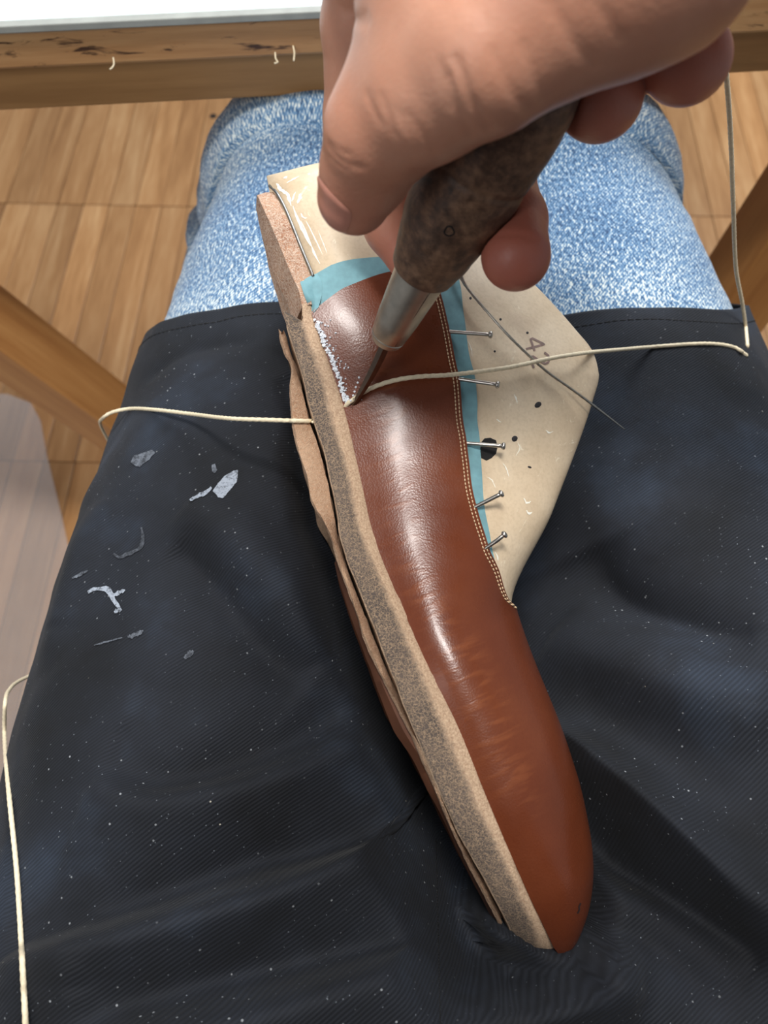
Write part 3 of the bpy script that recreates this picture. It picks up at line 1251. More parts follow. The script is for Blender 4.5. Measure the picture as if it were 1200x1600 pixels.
num = Multi()
k6 = 1 / 6.6667
four = [(278, 437), (470, 388), (345, 325), (325, 335), (368, 455)]
num.add(*stroke([(780 + x * k6, 480 + y * k6) for x, y in four], 3.2, bvh_l2))
two = [(468, 472), (505, 500), (522, 535), (510, 575), (480, 590), (420, 560), (345, 510)]
num.add(*stroke([(780 + x * k6, 480 + y * k6) for x, y in two], 3.4, bvh_l2, 0.00014))
two_b = [(345, 505), (330, 560), (360, 635)]
num.add(*stroke([(780 + x * k6, 480 + y * k6) for x, y in two_b], 3.2, bvh_l2, 0.00016))
no = num.build('size_number', M['stamp'], last)
tag(no, 'stamped brown number 42')
bvh_up = bvh_of(upper)
mk = Multi()
mk.add(*stroke([(907, 1411), (904, 1417), (905, 1421), (902, 1427)], 2.2, bvh_up))
tag(mk.build('ink_mark', M['ink'], shoe), 'tiny black nick near the toe')

# ------------------------------------------------------------------ legs: apron and jeans
person = empty('person', (0.03, 0.0, 0.45), 'seated person in blue jeans and black apron, right hand gripping an awl', 'person')

cxL = Spl([-.25, -.1, .10, .20, .31, .45, .50], [-.074, -.072, -.066, -.056, -.044, -.036, -.036])
cxR = Spl([-.25, -.1, .10, .20, .31, .45, .50], [.145, .145, .140, .128, .116, .108, .108])
radT = Spl([-.25, -.1, .10, .20, .31, .40, .50], [.092, .090, .084, .079, .0735, .066, .064])
topL = Spl([-.25, -.1, .05, .15, .30, .42, .50], [.600, .610, .616, .616, .610, .600, .594])
topR = Spl([-.25, -.1, .05, .15, .30, .42, .50], [.600, .606, .610, .610, .604, .596, .592])


ct = []
for (x, y) in [(778, 1447), (797, 1456), (830, 1471), (868, 1481), (900, 1484), (935, 1480)]:
    a_, b_ = px_ab(x, y, 0.03)
    for _ in range(3):
        a_, b_ = px_ab(x, y, float(wf_of(min(a_, LEN - 0.012))))
    ct.append((b_, a_))
ct = np.array(ct)
CUT = Spl(ct[:, 0], ct[:, 1])


def push_below_shoe(p, margin=0.0025, slope=2.4, cover=False):
    q = to_abc(p)
    a, b, c = q[:, 0], q[:, 1], q[:, 2]
    ac = np.clip(a, A_MIN + 0.004, LEN - 0.004)
    bt, bb = b_top(ac), b_bot(ac)
    extra = np.where(ac < A_H1, b_bot(ac) - np.where(ac < A_H1, b_hlow(np.minimum(ac, A_H1)), 0), b_bot(ac) - b_leaf(np.clip(ac, A_LEAF0, LEN)) + 0.003)
    lo = bb - np.maximum(extra, 0.006)
    bc = np.clip(b, lo, bt)
    fr = np.clip((bc - bb) / np.maximum(bt - bb, 1e-4), 0, 1)
    n = NEXP(ac)
    hwid = w_of(ac) * (np.clip(1 - fr ** n, 0, 1) ** (1 / n)) * (1 - TAPER(ac) * fr ** 1.45)
    hwid = np.where(b < bb, wf_of(ac) + 0.005, np.maximum(hwid, 0.0))
    dist = np.hypot(a - ac, b - bc)
    cmax = -hwid - margin + np.where(a > LEN - 0.004, 12.0, slope) * dist
    c2 = np.minimum(c, cmax)
    if cover:
        cut = CUT(np.clip(b, CUT.x[0], CUT.x[-1]))
        inb = smooth(b, CUT.x[0] - 0.012, CUT.x[0] - 0.002) * (1 - smooth(b, CUT.x[-1], CUT.x[-1] + 0.012))
        over = w_of(np.minimum(ac, LEN - 0.010)) * 0.85 + 0.0045 - 0.9 * np.maximum(a - cut - 0.003, 0) - 2.5 * (1 - inb) * 0.03
        c2 = np.where((a > cut) & (inb > 0), np.maximum(c2, over), c2)
    q2 = np.stack([a, b, c2], -1)
    return from_abc(q2), (c > cmax)


FOLDS = [  # photo polyline on the lap, height (m), half width (m)
    ([(670, 1350), (705, 1425), (770, 1490), (850, 1520), (930, 1530), (1010, 1560)], 0.0110, 0.0100),
    ([(860, 1120), (930, 1180), (1000, 1240), (1090, 1330), (1180, 1420), (1250, 1480)], 0.0120, 0.011),
    ([(900, 1230), (960, 1310), (1040, 1380), (1120, 1440), (1200, 1500)], -0.0080, 0.013),
    ([(930, 1410), (1010, 1400), (1080, 1440), (1170, 1530)], 0.0030, 0.008),
    ([(925, 1440), (1000, 1460), (1060, 1500), (1130, 1580)], -0.0020, 0.006),
    ([(300, 800), (370, 870), (450, 960), (520, 1010)], 0.0055, 0.014),
    ([(280, 860), (350, 930), (430, 1010), (500, 1050)], -0.0055, 0.016),
    ([(210, 560), (300, 540), (400, 550)], -0.0018, 0.008),
    ([(930, 830), (960, 900), (1050, 960), (1180, 1000)], -0.0060, 0.018),
    ([(880, 960), (980, 1010), (1100, 1080), (1200, 1130)], 0.0060, 0.016),
    ([(170, 770), (120, 850), (80, 960)], 0.0025, 0.008),
]
STEPS = [  # creases where the cloth slopes down and then rolls up again towards the belly: photo line, rise, fall-off near, far
    ([(590, 1030), (572, 1095), (520, 1150), (420, 1198), (320, 1228), (230, 1238), (150, 1205)], 0.0120, 0.026, 0.022),
    ([(715, 1225), (680, 1262), (600, 1302), (500, 1345), (420, 1372), (200, 1440), (-20, 1495)], 0.0215, 0.024, 0.028),
    ([(700, 1478), (640, 1490), (560, 1510), (430, 1543), (300, 1572), (150, 1610)], 0.0190, 0.022, 0.022),
    ([(150, 770), (112, 850), (80, 950), (60, 1030)], -0.0020, 0.012, 0.012),
]
step_w = []
for pts, h, l1, l2 in STEPS:
    fp = np.array([list(Pz(x, y, 0.61))[:2] for x, y in pts])
    step_w.append((catmull([(q[0], q[1], 0) for q in fp], 80)[:, :2], h, l1, l2))
fold_w = []
for pts, h, w in FOLDS:
    fp = np.array([list(Pz(x, y, 0.61))[:2] for x, y in pts])
    t_ = catmull([(q[0], q[1], 0) for q in fp], 60)[:, :2]
    fold_w.append((t_, h, w))


def fold_disp(xy):
    out = np.zeros(len(xy))
    for t_, h, w in fold_w:
        d2 = np.full(len(xy), 1e9)
        k = np.zeros(len(xy), int)
        for i in range(len(t_)):
            dd = (xy[:, 0] - t_[i, 0]) ** 2 + (xy[:, 1] - t_[i, 1]) ** 2
            m = dd < d2
            d2[m] = dd[m]
            k[m] = i
        fade = np.sin(np.clip(k / 59.0, 0, 1) * math.pi) ** 0.35
        prof = np.exp(-d2 / (w * w)) if h > 0 else 1.35 * np.exp(-np.sqrt(d2 + 2e-6) / (0.62 * w))
        out += 2.0 * h * prof * np.maximum(fade, 0.15)
    for t_, h, l1, l2 in step_w:
        d2 = np.full(len(xy), 1e9)
        k = np.zeros(len(xy), int)
        for i in range(len(t_)):
            dd = (xy[:, 0] - t_[i, 0]) ** 2 + (xy[:, 1] - t_[i, 1]) ** 2
            m = dd < d2
            d2[m] = dd[m]
            k[m] = i
        T = np.gradient(t_, axis=0)
        N_ = np.stack([T[:, 1], -T[:, 0]], -1)
        N_ /= np.linalg.norm(N_, axis=1)[:, None] + 1e-12
        if N_[:, 1].mean() > 0:
            N_ = -N_
        sg = ((xy - t_[k]) * N_[k]).sum(1)
        d = np.sqrt(d2)
        fade = np.sin(np.clip(k / 79.0, 0, 1) * math.pi) ** 0.4
        st_ = 0.5 + 0.5 * np.tanh(sg / 0.0038)
        out += fade * (st_ * h * np.exp(-d / l1) - (1 - st_) * h * np.exp(-d / l2))
    return out


def apron_section(y, n_arc=70, n_val=60):
    """cross-section of the draped cloth at forward position y: left hang .. right hang"""
    r = float(radT(y)) + 0.0035
    zl, zr = float(topL(y)) - float(radT(y)), float(topR(y)) - float(radT(y))
    xl, xr = float(cxL(y)), float(cxR(y))
    near_belly = 1 - float(smooth(y, -0.02, 0.12))
    th = np.radians(np.linspace(184, 52 + 22 * near_belly, n_arc))
    L = np.stack([xl + r * np.cos(th), zl + r * np.sin(th)], -1)
    th2 = np.radians(np.linspace(128 - 22 * near_belly, -4, n_arc))
    R = np.stack([xr + r * np.cos(th2), zr + r * np.sin(th2)], -1)
    p0, p3 = L[-1], R[0]
    dep = (0.075 - 0.05 * near_belly)
    tl_ = np.array([math.sin(th[-1]), -math.cos(th[-1])])
    tr_ = np.array([-math.sin(th2[0]), math.cos(th2[0])])
    p1 = p0 + tl_ * dep
    p2 = p3 - np.array([math.sin(th2[0]) * 1, -math.cos(th2[0])]) * dep
    t = np.linspace(0, 1, n_val + 2)[1:-1, None]
    Vv = (1 - t)**3 * p0 + 3 * (1 - t)**2 * t * p1 + 3 * (1 - t) * t**2 * p2 + t**3 * p3
    hang = np.linspace(0.07, 0.004, 14)
    HL = np.stack([L[0, 0] - 0.004 * np.sin(hang * 40), L[0, 1] - hang], -1)
    HR = np.stack([R[-1, 0] + 0.004 * np.sin(hang[::-1] * 40), R[-1, 1] - hang[::-1]], -1)
    return np.concatenate([HL, L, Vv, R, HR])


NY = 260
ys = np.linspace(0, 1, NY)
verts, uvs = [], []
for s in ys:
    y = -0.14 + s * (0.258 + 0.14)
    sec = apron_section(y)
    th_side = np.zeros(len(sec))
    # the hem dips further forward at the sides of the thighs
    z = sec[:, 1]
    drop = np.clip(0.612 - z, 0, 0.09)
    hem_shift = (0.45 + 0.5 * smooth(sec[:, 0], 0.08, 0.19)) * drop * s**4
    yy = y + hem_shift
    rise = 0.0
    arc = np.concatenate([[0], np.cumsum(np.hypot(np.diff(sec[:, 0]), np.diff(sec[:, 1])))])
    verts.append(np.stack([sec[:, 0], yy if hasattr(yy, '__len__') else np.full(len(sec), yy), z], -1))
    uvs.append(np.stack([arc, np.full(len(sec), y)], -1))
AV = np.array(verts)
NC = AV.shape[1]
UV_A = np.array(uvs).reshape(-1, 2)
flat = AV.reshape(-1, 3)


def grid_normals(G):
    du = np.gradient(G, axis=0)
    dv = np.gradient(G, axis=1)
    n = np.cross(dv, du)
    n /= np.linalg.norm(n, axis=2)[..., None] + 1e-12
    n *= np.sign(n[..., 2:3] + 1e-6)
    return n


gn = grid_normals(AV).reshape(-1, 3)
disp = fold_disp(flat[:, :2])
disp += 0.0028 * vnoise(flat, 24, 3) + 0.0008 * vnoise(flat, 70, 5)
flat = flat + gn * disp[:, None]
# belly end rises into the unseen bib, made tall to shade the lap
tb = np.clip(-0.085 - flat[:, 1], 0, 1)
flat[:, 2] += tb * 9.0
flat[:, 1] += tb * 0.3
pushed, hitm = push_below_shoe(flat, cover=True)
flat = np.where((tb > 0)[:, None], flat, pushed)
apron = mesh_obj('apron', flat, grid_faces(NY, NC, flip=True), M['apron'], person, True, UV_A)
tag(apron, 'dusty black twill apron with dried paint marks')
sm = apron.modifiers.new('soften', 'SMOOTH')
sm.factor = 0.5
sm.iterations = 2
sd = apron.modifiers.new('cloth_thickness', 'SOLIDIFY')
sd.thickness = 0.0012
sd.offset = -1
bvh_apron = bvh_of(apron)

# hem stitching and a vertical seam
hs = Multi()
irow = int(NY * (1 - 0.009 / 0.40))
rowp = flat.reshape(NY, NC, 3)[irow]
dl = np.concatenate([[0], np.cumsum(np.linalg.norm(np.diff(rowp, axis=0), axis=1))])
nst = int(dl[-1] / 0.0034)
for k in range(nst):
    s0, s1 = k * 0.0034, k * 0.0034 + 0.0026
    seg = np.stack([np.interp([s0, (s0 + s1) / 2, s1], dl, rowp[:, c]) for c in range(3)], -1)
    v, f = tube(seg, 0.00032, 5)
    hs.add(v, f)
ho = hs.build('hem_stitching', M['blackstitch'], apron)
tag(ho, 'dark stitched line along the apron hem', kind='stuff')
ss = Multi()
for k in range(60):
    y0 = 1312 + k * 5.0
    pa, na_, _ = hit(bvh_apron, 681 + k * 0.12, y0)
    pb, nb_, _ = hit(bvh_apron, 681 + k * 0.12, y0 + 3.6)
    if pa and pb and (pb - pa).length < 0.004:
        v, f = tube([pa, (pa + pb) / 2, pb], 0.00022, 4)
        ss.add(v, f)
if ss.v:
    tag(ss.build('seam_stitching', M['blackstitch'], apron), 'faint vertical seam down the apron', kind='stuff')

# dried paint marks
k3 = 340 / 1200.0


def zp(pts):
    return [(80 + x * k3, 680 + y * k3) for x, y in pts]


def jag_stroke(pts, w):
    """ragged blob outline around a polyline in photo pixels"""
    p = catmull([(x, y, 0) for x, y in pts], 14)[:, :2]
    T = np.gradient(p, axis=0)
    T /= np.linalg.norm(T, axis=1)[:, None]
    N_ = np.stack([-T[:, 1], T[:, 0]], -1)
    prof = np.sin(np.linspace(0.25, math.pi - 0.25, 14)) ** 0.6
    vs = []
    n_ = 14
    for sgn in (-1, 1):
        for i in range(n_):
            q = p[i] + N_[i] * sgn * w / 2 * prof[i] * random.uniform(0.55, 1.2)
            loc, nor, d = hit(bvh_apron, q[0], q[1])
            if loc is None:
                return None
            vs.append(loc + nor * 0.00035)
    return vs, [(i, i + 1, n_ + i + 1, n_ + i) for i in range(n_ - 1)]


def stain(name, strokes, polys, mat):
    mm = Multi()
    for pts, w in strokes:
        r_ = jag_stroke(zp(pts), w)
        if r_:
            mm.add(*r_)
    for poly in polys:
        c = np.mean(np.array(poly), 0)
        vs = []
        ok = True
        pl = zp(poly)
        dense = []
        for i in range(len(pl)):
            a_, b_ = np.array(pl[i]), np.array(pl[(i + 1) % len(pl)])
            for t in (0, 0.33, 0.66):
                dense.append(a_ + (b_ - a_) * t + rng.uniform(-0.7, 0.7, 2))
        c = np.mean(dense, 0)
        for q in [c] + [c + (q - c) * 0.5 for q in dense] + dense:
            loc, nor, d = hit(bvh_apron, q[0], q[1])
            vs.append(loc + nor * 0.00035)
        n_ = len(dense)
        fs = [(0, 1 + i, 1 + (i + 1) % n_) for i in range(n_)] + [(1 + i, 1 + n_ + i, 1 + n_ + (i + 1) % n_, 1 + (i + 1) % n_) for i in range(n_)]
        mm.add(vs, fs)
    return mm.build(name, mat, apron)


stain('paint_mark', [([(768, 362), (810, 340), (850, 320), (885, 290)], 7)],
      [[(890, 310), (920, 270), (960, 225), (1005, 200), (1032, 195), (1025, 260), (985, 305), (945, 352), (920, 345), (905, 325)]], M['paint'])
stain('paint_mark', [], [[(886, 165), (905, 160), (918, 195), (900, 212), (888, 205)]], M['paintdim'])
stain('paint_mark', [], [[(440, 150), (460, 115), (520, 95), (560, 82), (578, 98), (545, 135), (490, 178), (460, 168)]], M['paintdim'])
stain('paint_mark', [([(500, 510), (508, 560), (495, 620), (440, 650), (380, 675), (345, 655)], 7)], [], M['paintfaint'])
stain('paint_mark', [([(118, 790), (150, 775), (205, 748)], 5.5)], [], M['paintdim'])
stain('paint_mark', [([(205, 868), (250, 850), (310, 850), (340, 890), (360, 930), (385, 965)], 9), ([(340, 890), (375, 870), (410, 855)], 7), ([(352, 980), (370, 968), (392, 962)], 8)], [], M['paint'])
stain('paint_mark', [([(240, 1160), (310, 1140), (395, 1118)], 3), ([(425, 1115), (460, 1105), (510, 1080)], 8)], [], M['paintdim'])
stain('paint_mark', [([(735, 1232), (760, 1210), (785, 1190)], 9)], [], M['paintdim'])
stain('paint_mark', [([(140, 500), (180, 420), (240, 360), (300, 310)], 14)], [], M['paintfaint'])

# --- jeans: two tubes along thigh, over the knee and down the shin (one mesh)
jm = Multi()
juv = []
for side in (0, 1):
    cx = (cxL, cxR)[side]
    tp = (topL, topR)[side]
    path, rad = [], []
    for y in np.linspace(-0.13, 0.40, 46):
        r = float(radT(y))
        path.append((float(cx(y)), y, float(tp(y)) - r))
        rad.append(r)
    kx, ky, kz = path[-1]
    out = (-1, 1)[side]
    for t in np.linspace(0, 1, 26)[1:]:
        an = t * math.radians(86)
        R_ = 0.055
        path.append((kx + out * 0.016 * t, ky + R_ * math.sin(an), kz - R_ * (1 - math.cos(an))))
        rad.append(0.070 + 0.004 * math.sin(t * math.pi))
    ex, ey, ez = path[-1]
    for t in np.linspace(0, 1, 30)[1:]:
        path.append((ex + out * 0.028 * math.sin(min(t * 4, 1) * math.pi / 2), ey - 0.03 * t, ez + (0.06 - ez) * t))
        rad.append(0.070 + 0.006 * math.exp(-((t - 0.12) / 0.1) ** 2) - 0.006 * t)
    v, f = tube(path, rad, 96, True)
    s_arc = np.concatenate([[0], np.cumsum(np.linalg.norm(np.diff(np.array(path), axis=0), axis=1))])
    ang = np.arange(96) / 96.0
    uvv = np.stack([np.tile(ang * 0.46, len(path)), np.repeat(s_arc, 96)], -1)
    dsp = 0.0022 * vnoise(v, 26, 11 + side) + 0.0010 * vnoise(v * np.array([1, 2.2, 1]), 60, 13)
    ctr = np.repeat(np.array(path), 96, axis=0)
    nn = (v - ctr) / (np.linalg.norm(v - ctr, axis=1)[:, None] + 1e-9)
    # crease folds behind the knee
    yy = v[:, 1]
    dsp += 0.004 * np.sin((v[:, 2] * 150 + v[:, 0] * 60)) * np.exp(-((v[:, 2] - 0.50) / 0.035) ** 2) * (yy > 0.40)
    yh = 0.225 + (0.45 + 0.5 * smooth(v[:, 0], 0.08, 0.19)) * np.clip(0.612 - v[:, 2], 0, 0.09)
    dsp -= 0.006 * (1 - smooth(yy - yh, 0.0, 0.022)) + 0.008 * (1 - smooth(yy, 0.14, 0.20))
    v = v + nn * dsp[:, None]
    v, _ = push_below_shoe(v, 0.0075)
    jm.add(v, f)
    juv.append(uvv)
jeans = mesh_obj('jeans', jm.v, jm.f, M['denim'], person, True, np.concatenate(juv))
tag(jeans, 'light blue denim jeans over both knees')
bvh_cloth = bvh_of(apron, jeans)

# ------------------------------------------------------------------ awl
tipa, tipb = px_ab(546, 640, float(wf_of(0.1)))
AWL_TIP = V(from_abc(np.array([tipa, tipb, float(wf_of(tipa)) + 0.0005])))
AWL_BUTT = P(850, 62, 0.198)
AWD = (AWL_BUTT - AWL_TIP).normalized()
AWL_LEN = (AWL_BUTT - AWL_TIP).length


def s_at(px, py):
    """parameter along the awl axis that projects nearest to a pixel row"""
    best, bs = 1e9, 0
    for k in range(2001):
        s = AWL_LEN * k / 2000
        q = AWL_TIP + AWD * s - CAM
        d = q.dot(FWD)
        y = 800 - q.dot(UPV) / d * FPX
        if abs(y - py) < best:
            best, bs = abs(y - py), s
    return bs


S_FER0 = s_at(0, 533)
S_FER1 = s_at(0, 428)
awl = empty('awl', AWL_TIP + AWD * S_FER0, 'sewing awl with dark worn wooden handle and dull metal ferrule', 'awl')
hp = []
HL_ = AWL_LEN - S_FER1
for t, r in ((0, .0086), (.012, .0094), (.06, .0104), (.16, .0120), (.30, .0137), (.42, .0146), (.50, .0149), (.512, .0143), (.524, .0150), (.64, .0156), (.80, .0158), (.92, .0140), (.98, .0100), (1.0, .004)):
    hp.append((S_FER1 + HL_ * t, r))
hps = Spl([h[0] for h in hp], [h[1] for h in hp])
ss_ = np.linspace(hp[0][0], hp[-1][0], 90)
v, f = lathe_dir(AWL_TIP, AWD, [(float(s), float(hps(s))) for s in ss_], 56)
va = np.array([list(q) for q in v])
axp = np.array(AWL_TIP) + ((va - np.array(AWL_TIP)) @ np.array(AWD))[:, None] * np.array(AWD)
rd = va - axp
va = axp + rd * (1 + 0.022 * vnoise(va, 140, 5) + 0.012 * vnoise(va, 420, 6))[:, None]
handle = mesh_obj('handle', va, f, M['handle'], awl)
v, f = lathe_dir(AWL_TIP, AWD, [(S_FER0 - 0.0004, .0022), (S_FER0, .0046), (S_FER0 + 0.0006, .0051), (S_FER0 + 0.0022, .0056), (S_FER0 + 0.0024, .0054), (S_FER0 + 0.0028, .0057),
                                (S_FER0 + 0.35 * (S_FER1 - S_FER0), .0066), (S_FER0 + 0.7 * (S_FER1 - S_FER0), .0074), (S_FER1 + 0.001, .0082), (S_FER1 + 0.002, .0070)], 44)
fer = mesh_obj('ferrule', v, f, M['ferrule'], awl)
es = fer.modifiers.new('edge_split', 'EDGE_SPLIT')
es.split_angle = math.radians(40)
tag(fer, 'dull silver metal ferrule')
# ferrule slot and rolled seam
q0 = AWL_TIP + AWD * (S_FER0 + 0.0006)
toward = (CAM - q0 - AWD * (CAM - q0).dot(AWD)).normalized()
sidev = AWD.cross(toward).normalized()
if sidev.x > 0:
    sidev = -sidev
pts = []
for t in np.linspace(0.0, 1.0, 12):
    s = S_FER0 + 0.003 + (S_FER1 - S_FER0 - 0.003) * t
    dirn = (toward * 0.8 - sidev * 0.6).normalized()
    pts.append(AWL_TIP + AWD * s + dirn * (0.0057 + (0.0082 - 0.0057) * t - 0.00005))
v, f = tube(pts, 0.00016, 6)
mesh_obj('ferrule_seam', v, f, M['steel'], awl)
# blade: flattened lozenge, slightly bent
n_b = 24
bl = []
for i in range(n_b):
    t = i / (n_b - 1)
    s = (S_FER0 + 0.004) * (1 - t) - 0.001 * t
    bend = -0.0012 * math.sin(t * math.pi) * 0.8
    c = AWL_TIP + AWD * s + sidev * bend
    wdt = 0.00185 * (1 - t) ** 0.45 + 0.0004 if t > 0.35 else 0.0017
    wdt = 0.0017 * (1 - 0.75 * t ** 2.2)
    thk = 0.0011 * (1 - 0.8 * t ** 1.6)
    for (u_, w_) in ((1, 0), (0.5, 0.55), (0, 1), (-0.5, 0.55), (-1, 0), (-0.5, -0.55), (0, -1), (0.5, -0.55)):
        bl.append(c + sidev * (u_ * wdt) + toward * (w_ * thk))
f = grid_faces(n_b, 8, close_v=True) + [tuple(range(8)), tuple(range((n_b - 1) * 8, n_b * 8))[::-1]]
blade = mesh_obj('blade', bl, f, M['steel'], awl, False)
# small dark knot ring on the handle
bvh_h = bvh_of(handle)
rp = []
for k in range(25):
    t = 2 * math.pi * k / 24
    loc, nor, d = hit(bvh_h, 702 + 7.5 * math.cos(t) * (1 + 0.15 * math.sin(3 * t)), 361 + 7.5 * math.sin(t))
    if loc:
        rp.append(loc + nor * 0.00005)
if len(rp) > 5:
    v, f = tube(rp, 0.00022, 5)
    mesh_obj('knot_ring', v, f, M['hole'], awl)

# ------------------------------------------------------------------ hand (one continuous surface from blended cones)
def J(px, py, d, r):
    return (np.array(P(px, py, d)), r)


chains = {
    'thumb': [J(990, -110, .166, .0260), J(760, 88, .173, .0152), J(668, 152, .184, .0136), J(592, 214, .198, .0120), J(572, 264, .208, .0112), J(555, 309, .215, .0094)],
    'index': [J(590, -130, .212, .0130), J(566, 40, .232, .0112), J(562, 185, .248, .0104), J(580, 275, .262, .0094), J(612, 355, .270, .0086), J(655, 424, .272, .0076)],
    'middle': [J(670, -150, .225, .0125), J(690, 40, .268, .0108), J(735, 180, .276, .0102), J(784, 280, .255, .0099), J(799, 345, .242, .0100), J(806, 400, .231, .0097)],
    'ring': [J(770, -160, .225, .0122), J(820, -20, .268, .0106), J(880, 60, .262, .0102), J(915, 110, .235, .0105), J(936, 152, .214, .0112)],
    'little': [J(880, -180, .220, .0112), J(950, -80, .255, .0098), J(1030, 20, .232, .0102), J(1072, 92, .206, .0110)],
}
palm = [
    (J(600, -150, .203, .0170), J(1060, -300, .172, .0250)),
    (J(760, -170, .213, .0170), J(1080, -280, .178, .0250)),
    (J(880, -180, .215, .0150), J(1090, -260, .180, .0240)),
    (J(620, -120, .197, .0150), J(800, -40, .180, .0150)),
    (J(990, -110, .166, .0240), J(1070, -290, .172, .0260)),
]
web = [(J(606, 180, .1965, .0112), J(690, -60, .180, .0165)), (J(690, -60, .180, .0165), J(880, -120, .172, .0220)), (J(720, 60, .180, .0160), J(880, -70, .171, .0215))]
WR = np.array(P(1075, -295, .173))
ELB = np.array([0.34, 0.10, 0.905])
arm = [((WR, .0265), (WR * 0.6 + ELB * 0.4, .034)), ((WR * 0.6 + ELB * 0.4, .034), (ELB, .043))]


def cone_d(p, A_, B_):
    a, ra = A_
    b, rb = B_
    ab = b - a
    t = np.clip(((p - a) @ ab) / (ab @ ab), 0, 1)
    q = p - a - t[:, None] * ab
    return np.sqrt((q * q).sum(1)) - (ra + (rb - ra) * t)


def smin(a, b, k):
    h = np.clip(0.5 + 0.5 * (b - a) / k, 0, 1)
    return b + (a - b) * h - k * h * (1 - h)


grooves = []
AT, AD = np.array(AWL_TIP), np.array(AWD)


def parts_d(p, which):
    if which == 'palm':
        dp = None
        for A_, B_ in palm + arm:
            d = cone_d(p, A_, B_)
            dp = d if dp is None else smin(dp, d, 0.012)
        return dp
    ch = chains[which]
    dc = None
    for i in range(len(ch) - 1):
        d = cone_d(p, ch[i], ch[i + 1])
        dc = d if dc is None else smin(dc, d, 0.003)
    if which == 'thumb':
        for A_, B_ in web:
            dc = smin(dc, cone_d(p, A_, B_), 0.009)
    return dc


def hand_d(p, groove=True, reach=None):
    """distance to the flesh; with reach = half diagonal of the block, far pieces are skipped"""
    use = list(chains)
    use_palm = True
    c0 = None
    if reach is not None:
        c0 = p.mean(0)[None]
        ds = {k: float(parts_d(c0, k)[0]) for k in list(chains) + ['palm']}
        m = min(ds.values())
        use = [k for k in chains if ds[k] < m + 2 * reach + 0.010]
        use_palm = ds['palm'] < m + 2 * reach + 0.014
    dp = parts_d(p, 'palm') if use_palm else None
    out = dp
    for k in use:
        dc = parts_d(p, k)
        if dp is not None:
            dc = smin(dc, dp, 0.008)
        out = dc if out is None else smin(out, dc, 0.0014)
    # the awl handle is gripped: carve it out of the flesh
    s = (p - AT) @ AD
    rr = np.linalg.norm(p - AT - s[:, None] * AD, axis=1)
    dh = np.where((s > S_FER0) & (s < AWL_LEN + 0.002), rr - (np.where(s > S_FER1, hps(np.clip(s, hp[0][0], hp[-1][0])), 0.0080) + 0.0003), 1.0)
    out = np.maximum(out, -dh)
    if groove:
        for g, dep, wd in grooves:
            if c0 is not None and np.linalg.norm(g - c0, axis=1).min() > reach + 0.012:
                continue
            dd = np.full(len(p), 1e9)
            for i in range(len(g) - 1):
                ab = g[i + 1] - g[i]
                t = np.clip(((p - g[i]) @ ab) / (ab @ ab + 1e-12), 0, 1)
                q = p - g[i] - t[:, None] * ab
                dd = np.minimum(dd, (q * q).sum(1))
            out = out + dep * np.exp(-dd / (wd * wd))
    return out


def trace_hand(px, py):
    r = np.array(ray(px, py))
    r /= np.linalg.norm(r)
    t = 0.08
    for _ in range(90):
        q = np.array(CAM) + r * t
        d = hand_d(q[None], False)[0]
        if d < 0.0001:
            return q
        t += d * 0.8
        if t > 0.45:
            return None
    return np.array(CAM) + r * t


GR = [  # skin creases drawn on the photo: points, depth, width
    ([(712, 92), (722, 118), (732, 148), (746, 178), (766, 203)], 0.00075, 0.0009),
    ([(700, 118), (708, 150), (720, 185), (738, 213)], 0.00065, 0.0009),
    ([(688, 100), (694, 135), (702, 170)], 0.00030, 0.0010),
    ([(772, 82), (788, 120), (806, 152), (826, 178)], 0.00040, 0.0011),
    ([(818, 70), (834, 115), (850, 160)], 0.00028, 0.0011),
    ([(862, 8), (884, 45), (905, 78), (930, 105)], 0.00032, 0.0013),
    ([(930, 0), (950, 30), (968, 62)], 0.00028, 0.0012),
    ([(596, 150), (608, 180), (616, 212)], 0.00030, 0.0010),
    ([(512, 230), (526, 246), (546, 258), (566, 262)], 0.00050, 0.0008),
    ([(511, 221), (526, 234), (548, 243)], 0.00035, 0.0007),
    ([(513, 244), (528, 258), (545, 268)], 0.00030, 0.0007),
    ([(640, 180), (660, 210), (680, 238)], 0.00035, 0.0010),
    ([(622, 172), (640, 205), (656, 240)], 0.00022, 0.0010),
    ([(572, 145), (582, 170), (594, 192)], 0.00028, 0.0010),
    ([(748, 380), (775, 368), (805, 366), (838, 374)], 0.00030, 0.0010),
    ([(536, 20), (556, 32), (574, 36)], 0.00040, 0.0010),
    ([(530, 8), (550, 18), (572, 22)], 0.00030, 0.0009),
]
gl = []
for pts, dep, wd in GR:
    g = [trace_hand(*q) for q in pts]
    g = [q for q in g if q is not None]
    if len(g) > 1:
        gl.append((np.array(g), dep, wd))
grooves = gl


